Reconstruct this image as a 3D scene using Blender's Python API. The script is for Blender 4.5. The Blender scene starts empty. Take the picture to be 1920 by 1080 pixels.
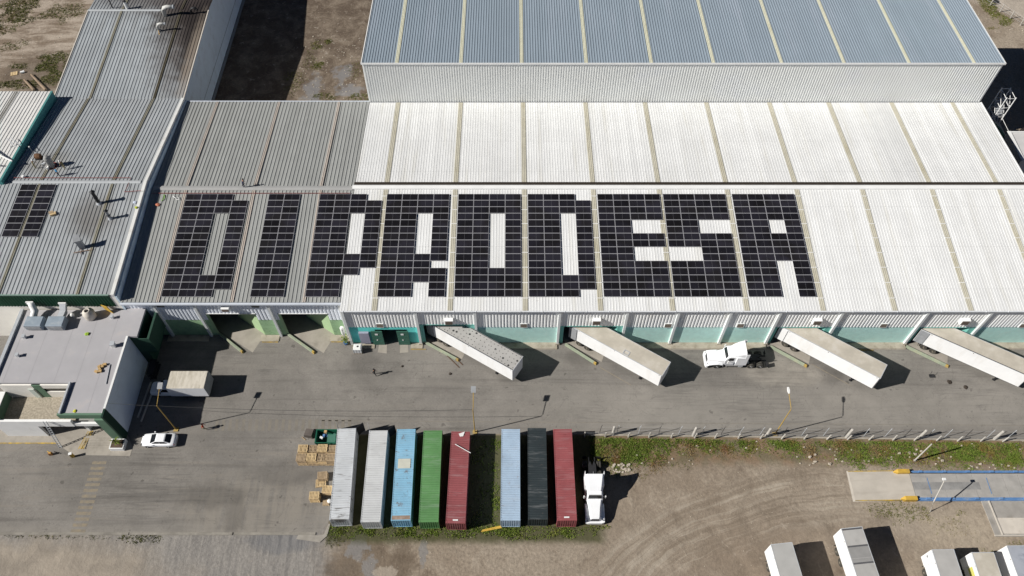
import bpy, math, random
import numpy as np
from mathutils import Vector, Matrix
random.seed(7); RNG = np.random.default_rng(11)
SC = bpy.context.scene; COL = SC.collection
R = math.radians
# ---------------------------------------------------------------- camera, sky, sun, exposure
cam_d = bpy.data.cameras.new('camera'); cam = bpy.data.objects.new('camera', cam_d); COL.objects.link(cam)
cam.location = (0, 0, 100); cam.rotation_euler = (R(90 - 55.5), 0, 0)
cam_d.sensor_width = 36; cam_d.lens = 36 * 1500 / 1920; cam_d.clip_end = 6000; cam_d.clip_start = 1
SC.camera = cam
SUNV = Vector((-1.288, -.34, 1.0))                      # towards the sun
w = bpy.data.worlds.new('World'); SC.world = w; w.use_nodes = True
wn = w.node_tree; bg = wn.nodes['Background']
sky = wn.nodes.new('ShaderNodeTexSky'); sky.sky_type = 'NISHITA'; sky.sun_disc = False
sky.sun_elevation = math.atan2(1.0, math.hypot(1.288, .34)); sky.sun_rotation = math.atan2(-1.288, -.34) % (2 * math.pi)
sky.altitude = 2600; sky.air_density = .4; sky.dust_density = .05; sky.ozone_density = 1
wn.links.new(sky.outputs[0], bg.inputs[0]); bg.inputs[1].default_value = .05
sd = bpy.data.lights.new('sun', 'SUN'); sd.energy = 5; sd.angle = R(.5); sd.color = (1, .965, .915)
sun = bpy.data.objects.new('sun', sd); COL.objects.link(sun)
sun.rotation_euler = (-SUNV).to_track_quat('-Z', 'Y').to_euler()
SC.view_settings.view_transform = 'Standard'; SC.view_settings.look = 'None'
SC.view_settings.exposure = .2; SC.view_settings.gamma = 1
SC.cycles.max_bounces = 5; SC.cycles.diffuse_bounces = 3

# ---------------------------------------------------------------- material helpers
class NG:
    def __init__(s, name):
        s.m = bpy.data.materials.new(name); s.m.use_nodes = True; s.t = s.m.node_tree
        s.b = s.t.nodes['Principled BSDF']
        g = s.n('ShaderNodeNewGeometry'); s.pos = g.outputs['Position']
        sp = s.n('ShaderNodeSeparateXYZ'); s.t.links.new(s.pos, sp.inputs[0]); s.x, s.y, s.z = sp.outputs
    def n(s, k): return s.t.nodes.new(k)
    def put(s, sock, v):
        if hasattr(v, 'is_output') or isinstance(v, bpy.types.NodeSocket): s.t.links.new(v, sock)
        else:
            if sock.type == 'RGBA' and len(v) == 3: v = (*v, 1)
            sock.default_value = v
    def math(s, op, a, b=0., c=None):
        n = s.n('ShaderNodeMath'); n.operation = op; s.put(n.inputs[0], a); s.put(n.inputs[1], b)
        if c is not None: s.put(n.inputs[2], c)
        return n.outputs[0]
    def scale(s, v, sc, off=(0, 0, 0), rot=0):
        n = s.n('ShaderNodeMapping'); s.put(n.inputs[0], v); n.inputs['Scale'].default_value = sc
        n.inputs['Location'].default_value = off; n.inputs['Rotation'].default_value = (0, 0, rot); return n.outputs[0]
    def noise(s, v, sc, det=4, ro=.55, dist=0):
        n = s.n('ShaderNodeTexNoise'); s.put(n.inputs['Vector'], v); n.inputs['Scale'].default_value = sc
        n.inputs['Detail'].default_value = det; n.inputs['Roughness'].default_value = ro; n.inputs['Distortion'].default_value = dist
        return n.outputs[0]
    def mr(s, v, a, b, c=0., d=1.):
        n = s.n('ShaderNodeMapRange'); n.interpolation_type = 'SMOOTHSTEP'; s.put(n.inputs[0], v)
        for i, q in enumerate((a, b, c, d)): n.inputs[i + 1].default_value = q
        return n.outputs[0]
    def mix(s, f, a, b, mode='MIX'):
        n = s.n('ShaderNodeMix'); n.data_type = 'RGBA'; n.blend_type = mode
        s.put(n.inputs[0], f); s.put(n.inputs[6], a); s.put(n.inputs[7], b); return n.outputs[2]
    def mul(s, col, f):          # colour times a scalar
        n = s.n('ShaderNodeVectorMath'); n.operation = 'SCALE'; s.put(n.inputs[0], col); s.put(n.inputs[3], f); return n.outputs[0]
    def blob(s, cx, cy, rx, ry, amp=.6, nsc=.35, soft=.5):
        """1 inside a ragged ellipse, 0 outside"""
        dx = s.math('DIVIDE', s.math('SUBTRACT', s.x, cx), rx); dy = s.math('DIVIDE', s.math('SUBTRACT', s.y, cy), ry)
        d = s.math('SQRT', s.math('ADD', s.math('MULTIPLY', dx, dx), s.math('MULTIPLY', dy, dy)))
        nz = s.noise(s.pos, nsc, 5, .6)
        d = s.math('ADD', d, s.math('MULTIPLY', s.math('SUBTRACT', nz, .5), amp * 2))
        return s.mr(d, 1 + soft * .5, 1 - soft * .5)
    def done(s, col, rough=.7, metal=0, spec=.25, bump=None, bstr=.3, bdist=.05):
        s.put(s.b.inputs['Base Color'], col); s.put(s.b.inputs['Roughness'], rough)
        s.b.inputs['Metallic'].default_value = metal; s.b.inputs['Specular IOR Level'].default_value = spec
        if bump is not None:
            n = s.n('ShaderNodeBump'); n.inputs['Strength'].default_value = bstr; n.inputs['Distance'].default_value = bdist
            s.put(n.inputs['Height'], bump); s.t.links.new(n.outputs[0], s.b.inputs['Normal'])
        return s.m

def mat(name, col, rough=.6, var=.12, sc=.8, dirt=None, damt=.5, dsc=.6, dst=(1, 1, 1), dlo=.5, metal=0, spec=.25, sheet=0, sheetvar=.06):
    g = NG(name); n1 = g.noise(g.pos, sc, 6, .6)
    f = g.mr(n1, .25, .75, 1 - var, 1 + var)
    c = g.mul(col, f)
    if sheet:
        wn_ = g.n('ShaderNodeTexWhiteNoise'); wn_.noise_dimensions = '1D'
        g.put(wn_.inputs['W'], g.math('FLOOR', g.math('DIVIDE', g.x, sheet)))
        c = g.mul(c, g.mr(wn_.outputs[0], 0, 1, 1 - sheetvar, 1 + sheetvar))
    if dirt:
        d = g.noise(g.scale(g.pos, dst), dsc, 7, .65)
        c = g.mix(g.math('MULTIPLY', g.mr(d, dlo, dlo + .22), damt), c, dirt)
    return g.done(c, rough, metal, spec)

M = {}
M['white_paint'] = mat('white_paint', (.8, .8, .78), .4, .04, .5, (.5, .47, .4), .3, .7)
M['truck_white'] = mat('truck_white', (.86, .87, .88), .3, .02, .5, spec=.4)
M['trailer_side'] = mat('trailer_side', (.83, .83, .82), .4, .04, .5, (.6, .55, .48), .25, .6, (1.2, 1.2, .3), .5)
M['trailer_roof_beige'] = mat('trailer_roof_beige', (.50, .46, .385), .6, .12, .5, (.58, .55, .5), .6, .5, dlo=.48)
M['trailer_roof_grey'] = mat('trailer_roof_grey', (.42, .41, .39), .55, .08, .6, (.27, .26, .24), .5, .5, dlo=.55)
M['trailer_roof_pale'] = mat('trailer_roof_pale', (.42, .415, .395), .55, .06, .6)
M['trailer_roof_blue'] = mat('trailer_roof_blue', (.36, .38, .42), .5, .1, .5, (.16, .18, .23), .7, .45, (1, 1.5, 1), .5)
M['dark_metal'] = mat('dark_metal', (.03, .03, .032), .5, .15, 2)
M['grey_metal'] = mat('grey_metal', (.3, .31, .32), .45, .12, 2)
M['galv'] = mat('galvanised', (.45, .47, .49), .4, .1, 1.2, (.25, .2, .15), .4, .8, dlo=.56)
M['tyre'] = mat('tyre_rubber', (.03, .03, .028), .8, .2, 3, (.12, .11, .09), .5, 2)
M['tyre_dusty'] = mat('tyre_dusty', (.055, .052, .045), .85, .2, 3, (.16, .145, .115), .6, 2)
M['rim'] = mat('rim_steel', (.5, .5, .5), .35, .1, 3, metal=.6)
M['rim_dusty'] = mat('rim_dusty', (.3, .26, .2), .7, .1, 3)
M['glass'] = mat('dark_glass', (.012, .014, .017), .06, .1, 1, spec=.6)
M['yellow'] = mat('yellow_paint', (.55, .35, .06), .55, .12, 1, (.35, .25, .12), .5, 1.2)
M['lamp_yellow'] = mat('lamp_post_yellow', (.42, .28, .07), .5, .1, 1)
M['blue_paint'] = mat('blue_rail_paint', (.11, .23, .45), .6, .12, 1.2, (.25, .3, .36), .7, 1.2)
M['stucco_teal'] = mat('stucco_teal', (.57, .86, .79), .85, .07, 1.1, (.64, .82, .75), .45, 1.3, dlo=.48)
M['stucco_turq'] = mat('stucco_turquoise', (.16, .74, .68), .8, .05, 1)
M['stucco_green'] = mat('stucco_pale_green', (.34, .52, .3), .85, .1, 1.4, (.18, .36, .19), .6, 1.6)
M['jamb_green'] = mat('jamb_pale_green', (.36, .5, .28), .8, .05, 1)
M['jamb_teal'] = mat('jamb_teal', (.2, .52, .45), .8, .06, 1)
M['cladding'] = mat('cladding_white', (.86, .865, .85), .5, .04, .3, (.5, .46, .38), .35, .5, (1, 1, .3), .54)
M['cladding_blue'] = mat('cladding_bluish_white', (.8, .84, .9), .5, .04, .3, (.5, .48, .44), .3, .5, (1, 1, .3), .54)
M['cladding_tall'] = mat('cladding_tall_warehouse', (.78, .79, .765), .5, .03, .2, (.7, .72, .76), .4, .12, dlo=.5)
M['pilaster'] = mat('pilaster_white', (.7, .72, .71), .7, .05, 1)
M['gutter'] = mat('gutter', (.68, .7, .72), .5, .08, .7)
M['trim_white'] = mat('trim_white', (.78, .78, .76), .5, .05, .6)
M['concrete'] = mat('concrete', (.34, .31, .265), .9, .12, .7, (.2, .18, .15), .55, .5)
M['concrete_pale'] = mat('concrete_pale', (.5, .46, .4), .9, .1, .8, (.3, .27, .22), .4, .7)
M['concrete_post'] = mat('concrete_post', (.47, .445, .4), .9, .1, 1.2)
M['kerb'] = mat('kerb_concrete', (.38, .34, .275), .9, .14, .8, (.2, .17, .12), .6, .9, dlo=.48)
M['wood'] = mat('pallet_wood', (.6, .45, .25), .8, .18, 1.6, (.36, .22, .09), .5, 2.2)
M['wood_old'] = mat('pallet_wood_grey', (.4, .3, .19), .85, .18, 1.6, (.2, .14, .08), .5, 2.2)
M['cardboard'] = mat('cardboard', (.5, .34, .16), .85, .12, 2)
M['green_dark'] = mat('dark_green_paint', (.012, .04, .026), .55, .12, .8)
M['green_mid'] = mat('mid_green_paint', (.115, .2, .135), .65, .08, .8)
M['screen_green'] = mat('screen_green', (.025, .065, .045), .65, .1, .8)
M['door_green'] = mat('door_green', (.05, .15, .11), .5, .1, 1.5)
M['teal_wall'] = mat('teal_wall', (.07, .26, .26), .7, .08, .8)
M['teal_trim'] = mat('teal_trim', (.08, .25, .24), .7, .08, .8)
M['office_roof'] = mat('office_roof', (.40, .39, .40), .9, .05, .35, (.5, .45, .41), .5, .35, dlo=.55)
M['office_wall'] = mat('office_wall', (.86, .86, .84), .8, .04, .6, (.5, .47, .42), .4, .8, dlo=.55)
M['cream'] = mat('cream_wall', (.86, .83, .76), .85, .05, .5)
M['terrace'] = mat('terrace_gravel', (.37, .325, .255), .95, .3, 4, (.2, .18, .14), .5, 3)
M['red_pipe'] = mat('red_pipe', (.25, .07, .06), .6, .1, 2)
M['cable'] = mat('cable', (.05, .05, .05), .6, .1, 2)
M['soil'] = mat('soil', (.1, .07, .05), .9, .2, 2)
M['grille_brown'] = mat('grille_brown', (.13, .1, .08), .7, .1, 2)
M['pipe_pale'] = mat('pipe_pale', (.55, .55, .52), .5, .1, 1.5, (.25, .22, .18), .5, 1.5)
M['ridge_grey'] = mat('ridge_grey', (.44, .46, .47), .5, .06, .8)
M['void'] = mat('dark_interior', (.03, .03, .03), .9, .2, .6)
M['skin'] = mat('skin', (.35, .19, .12), .6, .05, 3)
M['roof_skylight'] = mat('skylight_sheet', (.5, .475, .385), .5, .08, .8, (.36, .32, .2), .5, .7, (1, .3, 1), .5)
M['skylight_bright'] = mat('skylight_yellow_sheet', (.62, .61, .47), .45, .05, .8, (.5, .47, .3), .4, .6, (1, .3, 1), .52)
M['skylight_old'] = mat('skylight_old_sheet', (.29, .275, .215), .6, .12, .8, (.2, .16, .09), .55, .7, (1, .25, 1), .5)
M['skylight_pink'] = mat('skylight_pale_sheet', (.47, .42, .37), .6, .08, .8, (.36, .28, .22), .4, .7, (1, .25, 1), .52)
M['skylight_dark'] = mat('skylight_sooty_sheet', (.1, .088, .06), .7, .12, .8, (.04, .035, .03), .5, .7, (1, .25, 1), .5)

def roof_white():
    g = NG('roof_white'); c = g.mul((.735, .74, .73), g.mr(g.noise(g.pos, .25, 5, .6), .3, .7, .96, 1.04))
    wn_ = g.n('ShaderNodeTexWhiteNoise'); wn_.noise_dimensions = '1D'; g.put(wn_.inputs['W'], g.math('FLOOR', g.math('DIVIDE', g.x, 1.005)))
    c = g.mul(c, g.mr(wn_.outputs[0], 0, 1, .955, 1.03))
    # newer sheets, greyer than the rest, behind the ridge and along the far right
    band = g.math('MULTIPLY', g.math('MULTIPLY', g.math('GREATER_THAN', g.x, 57.4), g.math('LESS_THAN', g.x, 61.6)), g.math('GREATER_THAN', g.y, 79.9))
    band2 = g.math('GREATER_THAN', g.x, 73.2)
    c = g.mul(c, g.math('SUBTRACT', 1, g.math('MULTIPLY', g.math('MAXIMUM', band, band2), .11)))
    st = g.noise(g.scale(g.pos, (1.6, .1, .1)), .6, 6, .65)
    c = g.mix(g.math('MULTIPLY', g.mr(st, .5, .75), .4), c, (.56, .54, .46))
    lap = g.math('LESS_THAN', g.math('FRACT', g.math('DIVIDE', g.y, 6.9)), .008); c = g.mul(c, g.math('SUBTRACT', 1, g.math('MULTIPLY', lap, .16)))
    sp = g.noise(g.pos, 1.7, 2, .5); c = g.mix(g.math('MULTIPLY', g.mr(sp, .74, .78), .35), c, (.4, .37, .31))
    return g.done(c, .5, 0, .2)
M['roof_white'] = roof_white()
def roof_left(name, base, soot):
    g = NG(name); c = g.mul(base, g.mr(g.noise(g.pos, .25, 5, .6), .3, .7, .93, 1.06))
    wn_ = g.n('ShaderNodeTexWhiteNoise'); wn_.noise_dimensions = '1D'; g.put(wn_.inputs['W'], g.math('FLOOR', g.math('DIVIDE', g.x, .9)))
    c = g.mul(c, g.mr(wn_.outputs[0], 0, 1, .94, 1.05))
    st = g.noise(g.scale(g.pos, (1.3, .12, .1)), .8, 6, .65)
    c = g.mix(g.math('MULTIPLY', g.mr(st, .5, .75), .35), c, (.25, .24, .22))
    for (cx, cy, rx, ry, amt, sc) in soot:
        m = g.math('MULTIPLY', g.blob(cx, cy, rx, ry, .45, .5, 1.3), amt)
        c = g.mix(m, c, sc)
    return g.done(c, .55, 0, .2)
M['roof_left'] = roof_left('roof_left_factory', (.36, .378, .388), [(-60.3, 73.6, 2.6, 3.2, .5, (.09, .07, .05)), (-58.4, 71.5, 2.6, 2.2, .3, (.13, .11, .09)), (-69.5, 83.5, 3, 2.5, .35, (.2, .17, .12))])
M['roof_north'] = roof_left('roof_north_factory', (.355, .38, .395), [(-54.6, 118, 6.4, 15, .9, (.085, .066, .056)), (-56, 122, 6.5, 7, .95, (.035, .028, .026)), (-60.5, 118, 2, 2.5, .5, (.09, .08, .07)), (-55.2, 116, 1.8, 9, .85, (.03, .025, .023)), (-66, 126, 9, 5, .7, (.1, .08, .07)), (-54.6, 110, .9, 9, .5, (.36, .3, .24))])
M['roof_grey'] = mat('roof_grey', (.325, .332, .318), .55, .05, .3, (.25, .25, .24), .4, .5, (1.4, .12, .2), .5, sheet=.9, sheetvar=.05)
M['roof_blue'] = mat('roof_blue_grey', (.27, .325, .375), .5, .03, .2, (.36, .40, .46), .4, .3, (1.3, .1, .2), .5, sheet=1.0, sheetvar=.025)
M['roof_farwhite'] = mat('roof_far_white', (.7, .69, .66), .5, .05, .3, (.5, .48, .43), .4, .5, (1.4, .12, .2), .5, sheet=.9, sheetvar=.04)

def panel_glass():
    g = NG('solar_cell_glass')
    f = g.noise(g.pos, .35, 3)
    oi = g.n('ShaderNodeObjectInfo')
    c = g.mix(g.mr(f, .35, .65), (.012, .011, .012), (.018, .017, .023)); c = g.mul(c, g.mr(oi.outputs['Random'], 0, 1, .75, 1.4))
    return g.done(c, .28, 0, .3)
M['cell'] = panel_glass(); M['panel_frame'] = mat('panel_frame', (.42, .42, .44), .4, .05, 1)

def ground_dirt():
    g = NG('dirt_ground'); P = g.pos
    big = g.noise(P, .045, 6, .6, .6); med = g.noise(P, .35, 8, .68, .4); fine = g.noise(P, 2.6, 6, .7)
    c = g.mix(g.mr(big, .35, .65), (.225, .178, .132), (.335, .283, .222))
    c = g.mix(g.math('MULTIPLY', g.mr(med, .52, .72), .55), c, (.40, .345, .275))
    c = g.mix(g.math('MULTIPLY', g.mr(med, .46, .3), .5), c, (.13, .095, .066))
    c = g.mul(c, g.mr(fine, .25, .75, .72, 1.28))
    fl = g.noise(P, 1.1, 8, .75, .8); c = g.mix(g.math('MULTIPLY', g.mr(fl, .6, .72), .55), c, (.46, .4, .32)); c = g.mix(g.math('MULTIPLY', g.mr(fl, .4, .28), .5), c, (.12, .09, .065))
    # pale trampled field in the south east
    se = g.blob(30, 32, 26, 9, .35, .12, .9)
    c = g.mix(g.math('MULTIPLY', se, .35), c, g.mul((.31, .262, .208), g.mr(med, .3, .7, .8, 1.2)))
    c = g.mix(g.math('MULTIPLY', g.blob(36, 29.5, 13, 4.5, .9, .18, .9), .45), c, g.mul((.185, .142, .104), g.mr(med, .3, .7, .75, 1.3)))
    c = g.mix(g.math('MULTIPLY', g.blob(57.5, 31.8, 6.5, 2.8, .9, .3, .9), .5), c, g.mul((.40, .335, .255), g.mr(fl, .3, .7, .7, 1.3)))
    # arcs of tyre tracks turning on to the weighbridge
    dx = g.math('SUBTRACT', g.x, 43); dy = g.math('ADD', g.y, 9.6)
    r = g.math('SQRT', g.math('ADD', g.math('MULTIPLY', dx, dx), g.math('MULTIPLY', dy, dy)))
    r = g.math('ADD', r, g.math('MULTIPLY', g.noise(P, .12, 3), 2.2))
    tr = g.noise(g.scale(P, (0, 0, 0)), 1)
    cx = g.n('ShaderNodeCombineXYZ'); g.put(cx.inputs[0], g.math('MULTIPLY', r, 1.5)); g.put(cx.inputs[1], g.math('MULTIPLY', g.x, .04))
    tn = g.noise(cx.outputs[0], 1.0, 4, .65)
    trk = g.math('MULTIPLY', g.math('MULTIPLY', g.mr(r, 42.5, 44.5), g.mr(r, 53, 49.5)), g.math('MULTIPLY', g.mr(g.x, 48, 40), g.mr(g.x, 4, 14)))
    c = g.mix(g.math('MULTIPLY', trk, g.math('MULTIPLY', g.mr(tn, .5, .62, 0, .6), g.mr(med, .35, .6, .3, 1))), c, (.42, .37, .30))
    c = g.mix(g.math('MULTIPLY', trk, g.mr(tn, .48, .38, 0, .5)), c, (.18, .145, .108))
    # grey packed gravel in the south west, scored by wheels
    gv = g.math('MULTIPLY', g.mr(g.math('ADD', g.x, g.math('MULTIPLY', med, 9)), -14, -21), g.mr(g.math('ADD', g.y, g.math('MULTIPLY', med, 2)), 34.6, 33))
    sx = g.noise(g.scale(P, (1.1, .12, 1), rot=.5), 1.4, 6, .7, .3)
    gc = g.mix(g.mr(sx, .35, .65), (.21, .197, .182), (.29, .27, .244)); gc = g.mul(gc, g.mr(fine, .25, .75, .82, 1.18))
    gc = g.mix(g.math('MULTIPLY', g.blob(-58, 26.5, 15, 4, .6, .2, .9), .75), gc, g.mul((.33, .28, .22), g.mr(med, .3, .7, .8, 1.2)))
    gc = g.mix(g.math('MULTIPLY', g.blob(-28.5, 30.6, 4.2, 1.6, .5, .6, .6), .8), gc, g.mix(g.mr(sx, .4, .6), (.145, .145, .148), (.205, .2, .196)))
    c = g.mix(gv, c, gc)
    # damp patch and dried slurry by the last kerb end
    c = g.mix(g.math('MULTIPLY', g.blob(-17.5, 27.6, 5.2, 3.2, .9, .35, .5), .72), c, g.mul((.145, .11, .078), g.mr(med, .3, .7, .75, 1.25)))
    for (bx_, by_, rx, ry) in ((-19.2, 29.7, 1.3, 1.6), (-17.4, 27.2, .9, 1.5), (-11, 29.2, .5, 1.6)):
        c = g.mix(g.math('MULTIPLY', g.blob(bx_, by_, rx, ry, 1.3, .9, .35), .8), c, (.225, .215, .205))
    c = g.mix(g.math('MULTIPLY', g.blob(-15.6, 26.6, 1.4, .8, 1.3, .8, .3), .8), c, (.36, .31, .25))
    # waste ground behind the warehouses: dark soil, pale rubble, grey ash
    nb = g.mr(g.y, 90, 98)
    nc = g.mix(g.mr(med, .4, .66), (.115, .088, .066), (.21, .17, .13)); nc = g.mix(g.math('MULTIPLY', g.mr(g.noise(P, .8, 6, .7), .58, .7), .8), nc, (.42, .37, .31)); nc = g.mul(nc, g.mr(fine, .25, .75, .75, 1.3))
    c = g.mix(g.math('MULTIPLY', nb, g.math('MULTIPLY', g.mr(g.x, -60, -54), g.mr(g.x, -15, -22))), c, nc)
    for (bx_, by_, rx, ry) in ((-36.5, 112, 1.6, 4), (-31.5, 117, 1.6, 2), (-29.5, 112.5, 2.2, 1.6)):
        c = g.mix(g.math('MULTIPLY', g.blob(bx_, by_, rx, ry, 1.5, .55, .7), .7), c, (.2, .2, .205))
    # north west: pale tracks slanting across brown earth
    st = g.noise(g.scale(P, (.5, 1.6, 1), rot=-.75), .35, 6, .65, .5)
    nw = g.math('MULTIPLY', nb, g.mr(g.x, -70, -76))
    wc = g.mix(g.mr(st, .38, .62), (.2, .155, .115), (.37, .31, .25)); wc = g.mul(wc, g.mr(fine, .25, .75, .8, 1.2))
    c = g.mix(nw, c, wc)
    c = g.mix(g.math('MULTIPLY', g.blob(-86.5, 117.5, 7, 6, .7, .25, .7), .75), c, g.mul((.12, .092, .068), g.mr(med, .3, .7, .7, 1.3)))
    ne = g.math('MULTIPLY', nb, g.mr(g.math('ADD', g.math('MULTIPLY', g.x, .75), g.y), 207, 210))
    c = g.mix(ne, c, g.mul((.40, .35, .29), g.mr(med, .3, .7, .85, 1.15)))
    fl2 = g.noise(P, .55, 9, .72, 1.2); c = g.mix(g.math('MULTIPLY', g.mr(fl2, .6, .68), .4), c, (.43, .37, .3))
    # olive and rusty stain of low weeds under the fence line and beyond the containers
    ws = g.math('MULTIPLY', g.math('MULTIPLY', g.mr(g.math('ADD', g.y, g.math('MULTIPLY', med, 3)), 41.2, 43), g.mr(g.y, 44.9, 44.4)), g.mr(g.x, 9, 11))
    c = g.mix(g.math('MULTIPLY', ws, .65), c, g.mix(g.mr(g.noise(P, .5, 5), .4, .6), (.1, .085, .036), (.19, .115, .06)))
    w2 = g.math('MULTIPLY', g.mr(g.x, -23.3, -22.8), g.math('MULTIPLY', g.mr(g.x, 12.5, 10.5), g.mr(g.math('ADD', g.y, g.math('MULTIPLY', med, 1.5)), 30.4, 31.6)))
    c = g.mix(g.math('MULTIPLY', g.math('MULTIPLY', w2, g.mr(g.y, 45, 44.5)), .85), c, (.055, .06, .022))
    h = g.math('ADD', g.math('MULTIPLY', fine, .4), med)
    return g.done(c, .95, 0, .1, h, .6, .25)
def asphalt():
    g = NG('worn_asphalt'); P = g.pos
    big = g.noise(P, .07, 6, .6, .8); med = g.noise(P, .45, 7, .65); fine = g.noise(P, 4, 5, .7)
    c = g.mix(g.mr(big, .34, .66), (.182, .170, .153), (.236, .220, .197))
    c = g.mul(c, g.mr(med, .25, .75, .9, 1.1)); c = g.mul(c, g.mr(fine, .25, .75, .9, 1.1))
    # lanes worn by wheels: along the yard, and fanning across the gate apron
    ln = g.noise(g.scale(P, (.035, .95, 1)), 1, 5, .6, .25)
    c = g.mix(g.math('MULTIPLY', g.mr(ln, .5, .7), .5), c, (.235, .218, .192)); c = g.mix(g.math('MULTIPLY', g.mr(ln, .47, .3), .42), c, (.115, .106, .096))
    fan = g.noise(g.scale(P, (.1, 1.3, 1), rot=.35), .8, 5, .65, .6)
    fm = g.mr(g.y, 46, 42)
    c = g.mix(g.math('MULTIPLY', fm, g.mr(fan, .52, .68, 0, .55)), c, (.25, .225, .192)); c = g.mix(g.math('MULTIPLY', fm, g.mr(fan, .46, .32, 0, .4)), c, (.12, .11, .098))
    lt = g.math('MULTIPLY', g.math('MULTIPLY', g.mr(g.y, 44.6, 46.4), g.mr(g.math('ADD', g.y, g.math('MULTIPLY', big, 4)), 55.5, 51.5)), g.mr(g.x, -6, 14)); c = g.mix(g.math('MULTIPLY', lt, .55), c, g.mul((.292, .272, .240), g.mr(med, .25, .75, .93, 1.07)))
    # dust tracked in from the gravel
    vt = g.noise(g.scale(P, (1.4, .12, 1), rot=.12), 1, 5, .6)
    dm = g.blob(-33.5, 34.5, 9, 4.5, .5, .2, .8)
    c = g.mix(g.math('MULTIPLY', dm, g.mr(vt, .35, .6, .1, .7)), c, (.27, .245, .207))
    eg = g.math('MULTIPLY', g.mr(g.math('ADD', g.y, g.math('MULTIPLY', big, 3)), 35.2, 32.6), g.mr(g.x, -22, -24)); c = g.mix(g.math('MULTIPLY', eg, .55), c, g.mul((.265, .245, .215), g.mr(med, .3, .7, .85, 1.12)))
    for (bx_, by_, rx, ry, a) in ((-38.5, 36.2, 4, 1.6, .5), (-35.2, 34, 1.3, 2.6, .4), (-30, 39.2, 4, 1.8, .35), (9.8, 56.4, 2.6, 1.3, .5), (44.6, 53.8, 2.2, 1.2, .45), (-21, 56, 2.2, 1.5, .25)):
        c = g.mix(g.math('MULTIPLY', g.blob(bx_, by_, rx, ry, .6, .45, .9), a), c, (.095, .088, .08))
    c = g.mix(g.math('MULTIPLY', g.blob(38.3, 54.1, 5.5, 2.2, .5, .3, .8), .6), c, g.mul((.30, .275, .235), g.mr(med, .3, .7, .8, 1.2)))
    ed = g.mr(g.math('ADD', g.y, med), 46.4, 45.6)
    c = g.mix(g.math('MULTIPLY', g.math('MULTIPLY', ed, g.mr(g.x, 8, 11)), .5), c, (.2, .185, .165))
    for sc_, ro, am in ((.16, 0, .3), (.3, 1.1, .2)):
        ck = g.math('ABSOLUTE', g.math('SUBTRACT', g.noise(g.scale(P, (1, 1, 1), (3, 7, 0), ro), sc_, 9, .6, 1.5), .5)); c = g.mix(g.math('MULTIPLY', g.mr(ck, .006, .001), am), c, (.07, .065, .06))
    for ro, off in ((.22, 0), (-.5, 13), (.75, 31)):
        sf = g.math('ABSOLUTE', g.math('SUBTRACT', g.noise(g.scale(P, (.05, .9, 1), (off, off, 0), ro), 1.0, 2, .5, .35), .5)); mk = g.mr(g.noise(P, .09, 2), .5, .6)
        c = g.mix(g.math('MULTIPLY', g.math('MULTIPLY', g.mr(sf, .03, .004), mk), .2), c, (.09, .085, .08))
    oil = g.noise(P, .9, 4, .5)
    c = g.mix(g.math('MULTIPLY', g.mr(oil, .66, .72), .55), c, (.07, .065, .058))
    return g.done(c, .9, 0, .15, fine, .25, .02)
M['dirt'] = ground_dirt(); M['asphalt'] = asphalt()
def worn_paint(name, col, keep):
    g = NG(name); f = g.noise(g.pos, 1.3, 6, .7); a = g.mul((.185, .17, .15), g.mr(g.noise(g.pos, .45, 6), .25, .75, .9, 1.1))
    return g.done(g.mix(g.mr(f, .62 - keep * .3, .4 - keep * .3, 1, 0) if False else g.mr(f, .3, .66, keep, keep * .25), a, col), .85, 0, .15)
M['mark_yellow'] = worn_paint('worn_yellow_marking', (.36, .29, .18), .62)
M['mark_faint'] = worn_paint('faint_marking', (.3, .265, .2), .38)
M['mark_line'] = worn_paint('edge_line', (.34, .31, .25), .45)
M['kerb_yellow'] = worn_paint('kerb_yellow', (.6, .4, .06), .9)
def grass_mat(name, a, b, dry, rust=.5):
    g = NG(name); n1 = g.noise(g.pos, .45, 5, .6); n2 = g.noise(g.pos, 3, 3, .6); n3 = g.noise(g.pos, .22, 4, .6)
    c = g.mix(g.mr(n2, .3, .7), a, b); c = g.mix(g.math('MULTIPLY', g.mr(n1, .5, .68), rust), c, dry)
    c = g.mix(g.math('MULTIPLY', g.mr(n3, .55, .7), .4), c, (.16, .2, .03))
    return g.done(c, .8, 0, .15)
M['grass'] = grass_mat('grass', (.09, .14, .022), (.19, .25, .045), (.26, .16, .06))
M['grass_rank'] = grass_mat('rank_grass', (.095, .145, .02), (.21, .265, .05), (.24, .19, .07), .35)

M['weeds'] = grass_mat('weeds', (.10, .115, .03), (.19, .19, .06), (.24, .185, .09), .75)
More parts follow.
